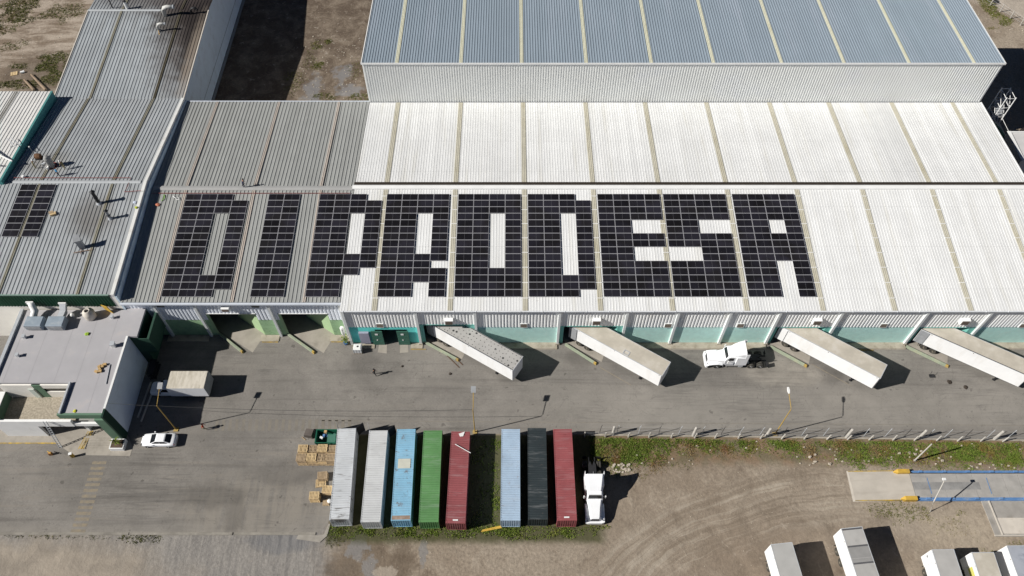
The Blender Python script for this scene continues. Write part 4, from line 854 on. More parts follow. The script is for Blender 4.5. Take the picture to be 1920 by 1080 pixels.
def tractor(label, x, y, rz, dusty=False):
    t = thing('semi_tractor', label, 'truck', (x, y, 0), rz, 'white semi tractors'); w_ = M['truck_white']
    def sec(x, hw, z0, z1, r=.18): return [(x, -hw, z0), (x, hw, z0), (x, hw, z1 - r), (x, hw - r, z1), (x, -hw + r, z1), (x, -hw, z1 - r)]
    b = MB(); b.loft([sec(-.32, .62, .75, 1.5, .2), sec(-.5, .68, .7, 1.66, .2), sec(-1.6, .8, .7, 1.86, .22), sec(-2.62, .98, .7, 2.02, .22)]); b.build('hood', w_, t)
    for s in (-1, 1):
        q = []
        for xx, z in ((-.2, .55), (-.45, 1.05), (-.95, 1.2), (-1.75, 1.28), (-2.4, 1.12), (-2.55, .7)): q.append([(xx, s * .6, z - .1), (xx, s * 1.22, z - .16), (xx, s * 1.22, z - .08), (xx, s * 1.1, z), (xx, s * .6, z + .06)])
        b = MB(); b.loft(q); b.build('fender', w_, t)
        b = MB(); b.lathe([(.02, 0), (.11, .01), (.12, -.05)], (-.28, s * .92, .95), 10, 'x'); b.build('headlight', M['rim'], t)
    b = MB(); b.loft([[(xx, -hw, .35), (xx, hw, .35), (xx, hw, .78), (xx, -hw, .78)] for xx, hw in ((.0, .85), (-.12, 1.2), (-.3, 1.22))]); b.build('bumper', w_, t)
    b = MB(); b.box(-.3, -.5, .8, -.24, .5, 1.42); b.build('grille', M['dark_metal'], t)
    b = MB(); b.loft([sec(-2.62, 1.0, .75, 2.02, .12), sec(-2.63, 1.02, .75, 2.1, .14), sec(-2.98, .98, .75, 2.86, .2), sec(-3.2, .99, .75, 2.93, .2), sec(-4.1, 1.02, .75, 3.0, .2)]); cab_ = b.build('cab', w_, t)
    b = MB(); b.face([(-2.68, -.86, 2.2), (-2.68, .86, 2.2), (-2.93, .78, 2.76), (-2.93, -.78, 2.76)]); b.v = [(a + .03, c, d + .03) for a, c, d in b.v]; b.build('windshield', M['glass'], t)
    for s in (-1, 1):
        b = MB(); b.face([(-2.9, s * 1.04, 1.95), (-3.75, s * 1.045, 1.95), (-3.75, s * 1.03, 2.62), (-3.15, s * 1.02, 2.62)]); b.build('side_window', M['glass'], t)
        b = MB(); b.box(-3.0, min(s * 1.28, s * 1.42), 1.75, -2.85, max(s * 1.28, s * 1.42), 2.35); b.box(-2.98, min(s * 1.03, s * 1.28), 2.0, -2.93, max(s * 1.03, s * 1.28), 2.05); b.build('mirror', M['trim_white'], t)
    b = MB(); b.loft([sec(-4.1, 1.12, .95, 3.0, .12), sec(-4.12, 1.2, .95, 3.05, .14), sec(-5.35, 1.22, .95, 3.05, .14)]); b.build('sleeper', w_, t)
    b = MB(); b.loft([sec(-3.35, .72, 2.95, 3.02, .03), sec(-3.9, .95, 2.98, 3.45, .16), sec(-4.6, 1.1, 3.0, 3.85, .22), sec(-5.2, 1.18, 3.0, 4.05, .22)]); b.build('roof_fairing', w_, t)
    for s in (-1, 1):
        b = MB(); b.box(-5.65, min(s * 1.17, s * 1.22), 1.0, -5.2, max(s * 1.17, s * 1.22), 3.85); b.build('side_fairing', w_, t)
        b = MB(); b.tube([(-2.9, s * .88, .68), (-4.6, s * .88, .68)], .3, 12); b.build('fuel_tank', M['rim'], t)
        b = MB(); b.box(-4.7, min(s * .7, s * 1.2), .45, -5.3, max(s * .7, s * 1.2), .95); b.build('side_step', M['galv'], t)
        wheel(t, -1.7, s * 1.02, .52, .52, .3, False, 'tyre', 'rim', s)
        for ax in (-6.5, -7.83): wheel(t, ax, s * 1.05, .52, .52, .27, True, 'tyre_dusty', 'rim', s)
        b = MB(); b.box(-8.75, min(s * .6, s * 1.22), .3, -8.72, max(s * .6, s * 1.22), 1.1); b.build('mud_flap', M['dark_metal'], t)
        b = MB(); b.box(-8.7, min(s * .34, s * .44), .72, -1.0, max(s * .34, s * .44), .98); b.build('frame_rail', M['dark_metal'], t)
    b = MB(); b.prism([(-6.3, -.5), (-6.3, .5), (-7.6, .5), (-8.1, .25), (-7.4, 0), (-8.1, -.25), (-7.6, -.5)], 1.0, 1.16); b.build('fifth_wheel', M['dark_metal'], t)
    b = MB(); b.box(-6.2, -.9, .9, -5.7, .9, .98); b.tube([(-5.6, .0, 2.6), (-5.9, .1, 1.4), (-6.6, .1, 1.25)], .03, 6); b.build('deck_plate', M['grey_metal'], t)
    return t
tractor('white semi tractor parked along the warehouse wall, facing left between two docked trailers', 27.25, 56.05, math.pi)
tractor('white semi tractor facing the camera beside the last dark red container', 10.42, 32.45, -math.pi / 2)

# box truck
t = thing('box_truck', 'small white box truck with beige cargo roof parked in the office shadow', 'truck', (-50.0, 51.35, 0), math.pi)
def sec2(x, hw, z0, z1, r): return [(x, -hw, z0), (x, hw, z0), (x, hw, z1 - r), (x, hw - r, z1), (x, -hw + r, z1), (x, -hw, z1 - r)]
b = MB(); b.loft([sec2(-.02, .72, .5, .85, .1), sec2(-.2, .92, .42, 1.0, .14), sec2(-1.25, .97, .4, 1.16, .14), sec2(-1.3, .97, .4, 1.18, .12), sec2(-2.95, .97, .4, 1.2, .1)]); b.build('cab', M['truck_white'], t)
b = MB(); b.loft([[(-1.3, -.88, 1.15), (-1.3, .88, 1.15), (-3.0, .88, 1.15), (-3.0, -.88, 1.15)], [(-2.0, -.72, 1.86), (-2.0, .72, 1.86), (-2.95, .72, 1.88), (-2.95, -.72, 1.88)]]); b.build('cab_roof', M['truck_white'], t)
b = MB(); b.face([(-1.33, -.8, 1.24), (-1.33, .8, 1.24), (-1.96, .68, 1.85), (-1.96, -.68, 1.85)]); b.v = [(a + .025, c, d + .025) for a, c, d in b.v]; b.build('windshield', M['glass'], t)
for s in (-1, 1):
    b = MB(); b.face([(-1.6, s * .885, 1.24), (-2.85, s * .885, 1.24), (-2.85, s * .765, 1.8), (-2.05, s * .765, 1.8)]); b.build('side_window', M['glass'], t)
    b = MB(); b.box(-1.75, min(s * .98, s * 1.2), 1.2, -1.65, max(s * .98, s * 1.2), 1.4); b.build('mirror', M['dark_metal'], t)
    wheel(t, -.95, s * .82, .36, .36, .24, False, 'tyre', 'rim', s); wheel(t, -6.6, s * .9, .38, .38, .24, True, 'tyre', 'rim', s)
b = MB()
for k in range(8): b.box(-3.2 - k * .65, -1.34, 1.0, -3.2 - (k + 1) * .65 + .015, 1.34, 3.28)
b.build('cargo_box', M['truck_white'], t)
def boxroof():
    g = NG('box_roof_canvas'); n1 = g.noise(g.scale(g.pos, (1, .25, 1)), 2.2, 5, .6, .4)
    return g.done(g.mix(g.mr(n1, .35, .65), (.46, .42, .34), (.62, .575, .49)), .7, 0, .2, n1, .5, .1)
b = MB(); b.loft([[(-3.2, -1.34, 3.281), (-3.2, 1.34, 3.281), (-8.4, 1.34, 3.281), (-8.4, -1.34, 3.281)], [(-3.3, -1.26, 3.34), (-3.3, 1.26, 3.34), (-8.35, 1.26, 3.34), (-8.35, -1.26, 3.34)]]); b.build('cargo_roof', boxroof(), t)
b = MB(); b.box(-8.46, -1.3, 1.02, -8.405, 1.3, 3.2); b.build('rear_door', M['grey_metal'], t)
b = MB(); b.box(-8.4, -.9, .55, -2.9, .9, .99); b.build('chassis', M['dark_metal'], t)
# sedan
t = thing('parked_sedan', 'white four door sedan parked on the gate apron below the box truck', 'car', (-47.06, 43.72, 0), math.pi)
b = MB(); S_ = []
for x, hw, zt in ((2.3, .55, .62), (2.2, .78, .7), (1.9, .86, .78), (1.0, .9, .93), (.6, .9, .95), (-.9, .9, .97), (-1.55, .89, 1.0), (-2.1, .86, .98), (-2.25, .78, .9), (-2.3, .6, .7)):
    S_.append([(x, -hw * .9, .2), (x, hw * .9, .2), (x, hw, .5), (x, hw, zt - .12), (x, hw - .12, zt), (x, -hw + .12, zt), (x, -hw, zt - .12), (x, -hw, .5)])
b.loft(S_); b.build('body', M['truck_white'], t, None, True)
b = MB(); b.loft([[(.95, -.7, .92), (.95, .7, .92), (-1.75, .68, .97), (-1.75, -.68, .97)], [(.15, -.6, 1.4), (.15, .6, 1.4), (-1.05, .58, 1.42), (-1.05, -.58, 1.42)], [(.0, -.5, 1.45), (.0, .5, 1.45), (-.95, .5, 1.46), (-.95, -.5, 1.46)]]); b.build('roof', M['truck_white'], t)
b = MB(); b.face([(.95, -.64, .96), (.95, .64, .96), (.2, .55, 1.39), (.2, -.55, 1.39)]); b.v = [(a + .02, c, d + .02) for a, c, d in b.v]; b.build('windshield', M['glass'], t)
b = MB(); b.face([(-1.72, -.6, 1.0), (-1.72, .6, 1.0), (-1.1, .52, 1.4), (-1.1, -.52, 1.4)]); b.v = [(a - .02, c, d + .02) for a, c, d in b.v]; b.build('rear_window', M['glass'], t)
for s in (-1, 1):
    for xa, xb, xc, xd in ((.72, -.32, -.32, .14), (-.4, -1.42, -1.0, -.4)):
        b = MB(); b.face([(xa, s * .715, .98), (xb, s * .71, 1.0), (xc, s * .62, 1.36), (xd, s * .62, 1.36)]); b.build('side_window', M['glass'], t)
    b = MB(); b.box(.55, min(s * .9, s * 1.04), .95, .7, max(s * .9, s * 1.04), 1.06); b.build('mirror', M['truck_white'], t)
    for x in (1.42, -1.35): wheel(t, x, s * .78, .32, .32, .22, False, 'tyre', 'rim', s)
    b = MB(); b.box(2.02, min(s * .5, s * .8), .62, 2.2, max(s * .5, s * .8), .735); b.build('headlight', M['glass'], t)
    b = MB(); b.box(-2.26, min(s * .5, s * .82), .72, -2.2, max(s * .5, s * .82), .88); b.build('tail_light', M['red_pipe'], t)

# ---------------------------------------------------------------- dock wheel guides
G0 = None
for (xa, ya, xb, yb, lab) in ((-43.1, 60.9, -38.6, 57.4, 'wheel guide kerb half in shade at the left open bay of the grey warehouse'), (-32.9, 60.65, -28.3, 57.3, 'wheel guide kerb at the second open bay of the grey warehouse'),
    (-12.9, 59.3, -7.6, 56.1, 'pale green wheel guide kerb beside the trailer with the dotted roof'), (7.7, 58.75, 12.0, 55.5, 'green and yellow tipped wheel guide beside the trailer with the roof hatch'),
    (37.2, 58.4, 41.85, 55.1, 'rust edged wheel guide kerb right of the parked tractor'), (56.8, 58.4, 61.9, 55.05, 'wheel guide kerb beside the trailer at the right edge')):
    L_ = math.dist((xa, ya), (xb, yb)); rz = math.atan2(yb - ya, xb - xa)
    t = thing('wheel_guide', lab, 'wheel guide', (xa, ya, 0), rz, 'wheel guides at the docks')
    b = MB(); b.loft([[(x, -.16, 0), (x, .16, 0), (x, .13, .38), (x, -.13, .38)] for x in (0, L_ - .45)]); b.build('kerb_body', mat('guide_green', (.3, .34, .25), .85, .12, 1, (.4, .34, .2), .5, 1), t)
    b = MB(); b.loft([[(x, -.15, 0), (x, .15, 0), (x, .12, z), (x, -.12, z)] for x, z in ((L_ - .449, .37), (L_ - .1, .36), (L_, .2))]); b.build('kerb_tip', M['kerb_yellow'], t)

# ---------------------------------------------------------------- lamp posts, cables, posts and fences
LP = [(-45.4, 45.5, 7.25, 'flood', 'yellow lamp post by the hatched strip in front of the box truck'), (-5.0, 45.1, 7.0, 'flood', 'yellow lamp post with square floodlight behind the gap in the container row'), (35.4, 44.8, 7.5, 'cobra', 'yellow lamp post with small white street lamp head by the fence')]
for x, y, z, k, lab in LP:
    t = thing('lamp_post', lab, 'lamp post', (x, y, 0), 0, 'yellow lamp posts along the yard')
    b = MB(); b.tube([(0, 0, 0), (0, 0, z), (.05, .2, z + .12)], [.075, .055, .05], 8); b.build('pole', M['lamp_yellow'], t)
    b = MB(); b.tube([(.05, .2, z + .12), (.02, 2.1, z + .55)], .045, 6); b.build('arm', M['lamp_yellow'], t)
    b = MB(); b.box(-.3, -.3, 0, .3, .3, .12); b.build('base', M['kerb_yellow'], t)
    if k == 'flood':
        b = MB(); b.hexa([(-.3, 2.1, z + .42), (.34, 2.1, z + .42), (.34, 2.95, z + .62), (-.3, 2.95, z + .62)], [(-.3, 2.08, z + .57), (.34, 2.08, z + .57), (.34, 2.93, z + .77), (-.3, 2.93, z + .77)]); b.build('floodlight', M['grey_metal'], t)
    else:
        b = MB(); b.loft([[(-.06, 2.0, z + .5), (.1, 2.0, z + .5), (.1, 2.0, z + .62), (-.06, 2.0, z + .62)], [(-.15, 2.4, z + .56), (.2, 2.4, z + .56), (.17, 2.4, z + .74), (-.12, 2.4, z + .74)], [(-.1, 2.85, z + .64), (.14, 2.85, z + .64), (.12, 2.85, z + .76), (-.08, 2.85, z + .76)]]); b.build('lamp_head', M['trim_white'], t)
def cable(a, c, sag, r, label, name='overhead_cable'):
    P_ = [Vector(a).lerp(Vector(c), k / 14) - Vector((0, 0, sag * 4 * (k / 14) * (1 - k / 14))) for k in range(15)]
    tag(MB().tube(P_, r, 5).build(name, M['cable']), label, 'cable')
cable((-45.4, 45.5, 7.2), (-5.0, 45.1, 6.95), .9, .022, 'thin dark cable strung between the two floodlight lamp posts')
cable((-45.4, 45.5, 7.2), (-52, 45.9, 7.25), .12, .02, 'short cable from the left lamp post to the office roof')
f = thing('wire_fence', 'low wire fence on short white concrete posts along the grassy yard edge', 'fence', (11, 44.4, 0))
fy = lambda x: 44.45 - (x - 11) * .0128
k = 0; pts = []
for i in range(26):
    x = 9.7 + i * 2.95 + random.uniform(-.15, .15); pts.append(x); le = random.uniform(-.06, .1); ln = random.uniform(-.05, .05)
    b = MB(); b.hexa([(x - .08, fy(x) - .08, 0), (x + .08, fy(x) - .08, 0), (x + .08, fy(x) + .08, 0), (x - .08, fy(x) + .08, 0)], [(x - .07 + le, fy(x) - .07 + ln, 1.45), (x + .07 + le, fy(x) - .07 + ln, 1.45), (x + .07 + le, fy(x) + .07 + ln, 1.45), (x - .07 + le, fy(x) + .07 + ln, 1.45)])
    b.build('fence_post', M['concrete_post'], f, f.location)
for z in (.5, .95, 1.35):
    b = MB(); b.tube([(x, fy(x), z) for x in pts], .007, 4); b.build('wire', M['galv'], f, f.location)
f = thing('steel_fence', 'thin steel post fence standing just behind the white concrete posts', 'fence', (12, 45, 0)); pts = []
for i in range(23):
    x = 11.6 + i * 2.75 + random.uniform(-.3, .3); pts.append(x); y = fy(x) + .55; le = random.uniform(-.1, .1)
    b = MB(); b.tube([(x, y, 0), (x + le, y, 2.0), (x + le + .12, y + .1, 2.3)], .035, 6); b.build('fence_post', M['galv'] if i % 3 else M['dark_metal'], f, f.location)
for z in (1.0, 1.9):
    b = MB(); b.tube([(x, fy(x) + .55, z) for x in pts], .006, 4); b.build('wire', M['galv'], f, f.location)
for i, x in enumerate((13.55, 24.35, 34.15, 44.9, 54.6, 64.7)):
    o = MB(); o.loft([[(x + r * math.cos(a * .785 + .39), fy(x) + .32 + r * math.sin(a * .785 + .39), z) for a in range(8)] for r, z in ((.2, 0), (.17, 2.5), (.1, 2.58))]); 
    nm = ('first thick white concrete post of the fence, nearest the containers', 'second thick white concrete post of the fence counted from the containers', 'thick white concrete post next to the lamp post with the small white head', 'thick white fence post left of the weighbridge ramp edge', 'thick white fence post behind the start of the blue weighbridge rails', 'thick white concrete post of the fence nearest the right edge')[i]
    tag(o.build('concrete_post', M['concrete_post']), nm, 'post', 'thick concrete posts in the fence')
t = thing('white_pole', 'slanting white pole standing in the grass above the weighbridge', 'pole', (53.15, 41.05, 0))
MB().tube([(0, 0, 0), (0, .05, 5.3)], [.1, .08], 8).build('pole', M['concrete_post'], t); MB().box(-.13, -.13, 0, .13, .13, .18).build('base', M['concrete'], t)
t = thing('bent_pole', 'white pole with a bend standing at the near side of the weighbridge', 'pole', (53.2, 34.2, 0))
MB().tube([(0, 0, 0), (-.7, .3, 2.9), (.05, 2.0, 5.2), (.08, 2.2, 5.3)], [.08, .075, .06, .06], 8).build('pole', M['concrete_post'], t); MB().box(-.12, 2.1, 5.25, .3, 2.4, 5.4).build('pole_head', M['trim_white'], t)

# ---------------------------------------------------------------- weighbridge
t = thing('weighbridge', 'concrete truck weighbridge with blue side rails and yellow end blocks', 'weighbridge', (52, 37.6, 0)); WOf = t.location
b = MB(); b.hexa([(43.7, 35.5, 0), (51.8, 35.6, 0), (51.8, 39.6, 0), (43.8, 39.6, 0)], [(44.0, 35.6, .06), (51.8, 35.65, .3), (51.8, 39.55, .3), (44.0, 39.55, .06)]); b.build('ramp', mat('weighbridge_ramp', (.47, .43, .37), .9, .08, .5, (.36, .32, .27), .5, .5, (.3, 2, 1)), t, WOf)
b = MB()
for k in range(13): b.box(51.85 + k * 2.0, 35.95, .0, 51.85 + (k + 1) * 2.0 - .03, 39.25, .3)
b.build('deck', mat('weighbridge_deck', (.36, .345, .32), .9, .12, .7, (.2, .2, .2), .45, .8, (.4, 1.5, 1)), t, WOf)
b = MB(); b.box(51.85, 37.0, .302, 60.5, 38.0, .308); b.build('wheel_wear', mat('deck_wear', (.27, .265, .255), .9, .2, .8), t, WOf)
for y in (35.75, 39.36):
    b = MB(); b.box(51.9, y - .2, 0, 78, y + .2, .3)
    b.tube([(51.9, y, .42), (78, y, .42)], .09, 6)
    for k in range(9): b.box(53 + k * 3.1, y - .12, .2, 53.5 + k * 3.1, y + .12, .56)
    b.build('blue_rail', M['blue_paint'], t, WOf)
    b = MB(); b.loft([[(49.8, y - .08, .02), (49.8, y + .08, .02), (49.8, y + .08, .5), (49.8, y - .08, .5)], [(50.25, y - .26, .02), (50.25, y + .26, .02), (50.25, y + .26, .72), (50.25, y - .26, .72)], [(51.75, y - .26, .02), (51.75, y + .26, .02), (51.75, y + .26, .72), (51.75, y - .26, .72)]]); b.build('end_block', M['yellow'], t, WOf)
    b = MB(); yy = y - .12 if y < 37 else y + .18; b.hexa([(44, yy - .07, 0), (49.8, yy - .07, 0), (49.8, yy + .07, 0), (44, yy + .07, 0)], [(44, yy - .05, .1), (49.8, yy - .05, .33), (49.8, yy + .05, .33), (44, yy + .05, .1)]); b.build('yellow_edge', M['kerb_yellow'], t, WOf)
b = MB()
for x in (53.9, 61.6): b.box(x, 36.4, .309, x + .09, 38.6, .315)
b.build('blue_marking', M['blue_paint'], t, WOf)
t = thing('concrete_slab', 'old concrete floor slab with a paler square at the right edge of the dirt field', 'slab', (63, 33.3, 0))
b = MB(); b.prism([(-2.9, 2.3), (-2.6, -2.3), (8, -2.3), (8, 2.3)], 0, .12); b.build('base', mat('slab_grey', (.34, .32, .29), .9, .14, .6, (.2, .18, .15), .5, .8), t)
b = MB(); b.prism([(-1.75, .05), (-1.55, -1.95), (3.6, -1.95), (3.6, .05)], .12, .17); b.build('pale_floor', mat('slab_pale', (.58, .53, .46), .9, .08, .8, (.4, .35, .28), .5, .9), t)
b = MB(); b.box(-2.75, -2.28, .12, 8, -2.12, .24); b.hexa([(-2.05, 2.28, .12), (-1.9, 2.28, .12), (-1.62, -2.1, .12), (-1.77, -2.1, .12)], [(-2.05, 2.28, .25), (-1.9, 2.28, .25), (-1.62, -2.1, .25), (-1.77, -2.1, .25)]); b.build('slab_kerb', M['concrete_pale'], t)

# ---------------------------------------------------------------- pallets, skip, small things in the yard
def pallet_stack(name, label, x, y, n, m='wood', rz=0, wd=1.22, dp=1.02, grp='pallet stacks'):
    t = thing(name, label, 'pallet stack', (x, y, 0), rz, grp)
    for k in range(n):
        b = MB(); z = k * .145; j = random.uniform(-.03, .03); q = random.uniform(-.03, .03)
        for r in (-.5, 0, .42): b.box(-wd / 2 + j, dp * r * .95 + q - .0, z + .022, wd / 2 + j, dp * r * .95 + .09 + q, z + .12)
        for i in range(7):
            xx = -wd / 2 + i * (wd - .12) / 6 + j; b.box(xx, -dp / 2 + q, z + .1205, xx + .12 + random.uniform(-.03, .0), dp / 2 + q, z + .142)
        for i in range(3):
            xx = -wd / 2 + i * (wd - .1) / 2 + j; b.box(xx, -dp / 2 + q, z, xx + .1, dp / 2 + q, z + .0215)
        b.build('pallet', M[m if random.random() > .25 else ('wood_old' if m == 'wood' else 'wood')], t)
    return t
nm = ['leftmost', 'second', 'third', 'last']
for r, (y, nn) in enumerate(((42.1, (12, 11, 12, 11)), (40.85, (12, 12, 11, 12)))):
    for i in range(4):
        pallet_stack('pallet_stack', f'{nm[i]} tall pallet stack from the left in the {"back" if r == 0 else "front"} row beside the white container', -27.45 + i * 1.29 - .0, y, nn[i], 'wood' if (i + r) % 3 != 1 else 'wood_old')
pallet_stack('pallet_stack', 'short stack of greyish pallets lying crooked below the big pallet rows', -24.55, 38.65, 7, 'wood_old', .08)
pallet_stack('pallet_stack', 'stack of pale new pallets tight against the white container', -23.65, 36.7, 8, 'wood', -.05)
pallet_stack('pallet_stack', 'lone weathered pallet stack standing farthest out from the white container', -25.15, 35.85, 9, 'wood', .02)
pallet_stack('pallet_stack', 'low stack of two broken pallets below the greyish crooked stack', -24.8, 37.9, 2, 'wood', .1, 1.3, 1.0)
pallet_stack('pallet_stack', 'small leftover pile with a white bag at the foot of the lone stack', -23.75, 35.3, 3, 'wood', 0, .8, .7)
tag((lambda b: b.build('plastic_bag', M['trim_white'], None, None, True))(MB().lathe([(.02, 0), (.25, .05), (.3, .25), (.12, .45), (.02, .46)], (-23.25, 35.35, .45), 10)), 'white plastic bag on the small leftover pallet pile', 'bag')
t = thing('green_skip', 'dark green metal skip of rubbish behind the pallet stacks', 'skip', (-24.4, 43.95, 0))
b = MB(); o_ = [[(-1.5, -.85, .15), (1.3, -.85, .15), (1.3, .85, .15), (-1.5, .85, .15)], [(-1.7, -1.0, 1.35), (1.5, -1.0, 1.35), (1.5, 1.0, 1.35), (-1.7, 1.0, 1.35)], [(-1.55, -.88, 1.35), (1.38, -.88, 1.35), (1.38, .88, 1.35), (-1.55, .88, 1.35)], [(-1.4, -.75, .4), (1.2, -.75, .4), (1.2, .75, .4), (-1.4, .75, .4)]]; b.loft(o_)
for x in (-1.2, -.4, .4, 1.2): b.box(x - .04, -1.03, .2, x + .04, -.93, 1.3)
b.build('bin', mat('skip_green', (.012, .1, .06), .5, .15, 1), t)
for k in range(7):
    p = (random.uniform(-1.1, 1), random.uniform(-.3, .75), random.uniform(1.0, 1.35)); b = MB(); b.cbox(p, (random.uniform(.25, .6), random.uniform(.2, .45), random.uniform(.15, .35)), random.uniform(0, 3)); b.build('rubbish', random.choice([M['cardboard'], M['blue_paint'], M['trim_white'], M['stucco_teal'], M['door_green']]), t)
b = MB(); b.hexa([(-.1, -1.0, 1.0), (1.0, -1.0, 1.0), (1.0, .2, 1.36), (-.1, .2, 1.36)], [(-.1, -1.0, 1.05), (1.0, -1.0, 1.05), (1.0, .2, 1.41), (-.1, .2, 1.41)]); b.build('lid', M['door_green'], t)
t = thing('brown_crate', 'dark brown open crate tipped beside the green skip', 'crate', (-27.25, 44.75, 0), -.2)
b = MB(); b.hexa([(-.6, -.5, 0), (.6, -.5, 0), (.6, .5, 0), (-.6, .5, 0)], [(-.5, -.5, .75), (.6, -.5, .95), (.6, .5, .95), (-.5, .5, .75)]); b.build('crate_body', mat('crate_brown', (.1, .085, .075), .8, .15, 1), t)
b = MB(); b.hexa([(-.9, -.6, .02), (-.3, -.9, .02), (-.25, -.82, .02), (-.85, -.52, .02)], [(-.9, -.6, .1), (-.3, -.9, .1), (-.25, -.82, .1), (-.85, -.52, .1)]); b.build('plank', M['wood_old'], t)
t = thing('water_tote', 'white caged plastic water tote standing by the turquoise wall', 'tote', (-22.1, 57.75, 0))
b = MB(); b.loft([[(-.56, -.5, z), (.56, -.5, z), (.56, .5, z), (-.56, .5, z)] for z in (.15, 1.1)] + [[(-.45, -.4, 1.17), (.45, -.4, 1.17), (.45, .4, 1.17), (-.45, .4, 1.17)]]); b.build('tank', M['white_paint'], t)
b = MB()
for z in (.3, .6, .9, 1.12): b.box(-.6, -.54, z, .6, -.52, z + .03); b.box(-.6, .52, z, .6, .54, z + .03); b.box(-.6, -.52, z, -.58, .52, z + .03); b.box(.58, -.52, z, .6, .52, z + .03)
for x in (-.58, -.2, .2, .55): b.box(x, -.54, 0.12, x + .03, -.515, 1.15)
b.build('cage', M['galv'], t)
b = MB(); b.lathe([(.02, .06), (.13, .05), (.14, 0)], (.05, .05, 1.17), 10); b.build('cap', M['dark_metal'], t)
b = MB(); b.box(-.6, -.5, 0, .6, .5, .12); b.build('pallet', M['wood_old'], t)
t = thing('potted_plant', 'leafy plant in a blue pot at the corner of the grey warehouse', 'plant', (-24.0, 58.9, 0))
MB().lathe([(.02, 0), (.25, 0), (.34, .5), (.28, .5), (.02, .45)], (0, 0, 0), 12).build('pot', mat('pot_blue', (.05, .13, .3), .5, .1, 1), t)
b = MB()
for k in range(150):
    p = Vector((random.gauss(0, .25), random.gauss(0, .22), random.uniform(.6, 2.0))); d = Vector((random.uniform(-1, 1), random.uniform(-1, 1), random.uniform(-.4, .8))) * .16; s = Vector((random.uniform(-1, 1), random.uniform(-1, 1), 0)) * .07; b.face([p - d, p + s, p + d, p - s])
b.tube([(0, 0, .4), (.02, 0, 1.8)], .04, 5); b.build('foliage', M['grass'], t)
t = thing('gas_cylinder', 'tall white cylinder fixed upright beside the potted plant', 'cylinder', (-24.15, 59.6, 0))
MB().lathe([(.02, 1.6), (.26, 1.65), (.3, 1.9), (.3, 3.3), (.2, 3.5), (.02, 3.55)], (0, 0, 0), 12).build('tank', M['white_paint'], t); MB().box(-.05, -.05, 0, .05, .05, 1.62).build('stand', M['galv'], t)
for i, (xa, ya, xb, yb, lab) in enumerate(((-9.3, 56.9, -7.5, 55.0, 'longer rusty rod lying on the asphalt by the green wheel guide'), (-8.4, 56.9, -7.0, 55.4, 'shorter rusty rod lying nearest the green wheel guide'))):
    tag(MB().tube([(xa, ya, .06), (xb, yb, .06)], .05, 6).build('steel_rod', mat('rusty_steel', (.12, .07, .045), .8, .15, 2)), lab, 'rod', 'rusty rods on the asphalt')
t = thing('loading_trolley', 'small dark trolley at the foot of the trailer cut by the right edge', 'trolley', (59.1, 53.6, 0))
MB().box(-.35, -.25, .15, .35, .25, .22).build('deck', M['dark_metal'], t); MB().tube([(-.3, 0, .2), (-.45, 0, 1.0), (-.2, .3, 1.0)], .03, 6).build('handle', M['dark_metal'], t)
for x in (-.25, .25): MB().lathe([(.02, -.15), (.09, -.15), (.09, .15), (.02, .15)], (x, 0, .09), 8, 'y').build('wheel', M['tyre'], t)
for i, (x, y, s, lab) in enumerate(((-15.6, 55.2, .16, 'dark oil rag lying in front of the double door'), (61.4, 52.7, .3, 'dark scrap heap left on the asphalt below the last trailer'), (63.4, 51.9, .28, 'second dark scrap heap nearer the road below the last trailer'), (-8.7, 54.0, .2, 'small dark scrap beside the rusty rods'))):
    b = MB(); b.lathe([(.02, .14), (s * .6, .13), (s, .05), (s * 1.15, 0)], (x, y, .02), 9); b.v = [(a + random.uniform(-.1, .1) * s, c + random.uniform(-.35, .35) * s, d) for a, c, d in b.v]
    tag(b.build('scrap', mat('scrap_dark', (.05, .04, .032), .9, .2, 2)), lab, 'scrap')
tag(MB().hexa([(-3.9, 31.55, .05), (-1.3, 32.05, .05), (-1.3, 32.4, .05), (-3.7, 31.85, .05)], [(-3.9, 31.55, .17), (-1.3, 32.05, .17), (-1.3, 32.4, .17), (-3.7, 31.85, .17)]).build('yellow_beam', M['yellow']), 'yellow wooden beam lying in the grass in the gap between containers', 'beam')
for i, (xa, ya, xb, yb, lab) in enumerate(((-51.0, 47.2, -50.6, 52.6, 'long pale pipe lying along the shaded office wall'), (-50.4, 46.6, -50.0, 50.8, 'second pale pipe farther from the shaded office wall'))):
    tag(MB().tube([(xa, ya, .15), (xb, yb, .15)], .13, 8).build('loose_pipe', M['concrete_post']), lab, 'pipe', 'pipes along the office wall')
t = thing('steel_rack', 'dark steel rack standing in the shade behind the box truck', 'rack', (-50.3, 54.2, 0))
for z in (.3, 1.0, 1.7): MB().box(-.45, -1.2, z, .45, 1.2, z + .06).build('shelf', M['dark_metal'], t)
for x in (-.45, .4):
    for y in (-1.2, 1.15): MB().box(x, y, 0, x + .05, y + .05, 1.9).build('leg', M['dark_metal'], t)
tag(MB().hexa([(-56.0, 60.0, 7.23), (-54.9, 59.5, 7.23), (-54.85, 59.57, 7.23), (-55.95, 60.07, 7.23)], [(-56.3, 60.05, 8.5), (-55.4, 59.75, 8.5), (-55.35, 59.82, 8.5), (-56.25, 60.12, 8.5)]).build('yellow_board', M['yellow']), 'yellow board leaning against the dark green band behind the office roof', 'board')
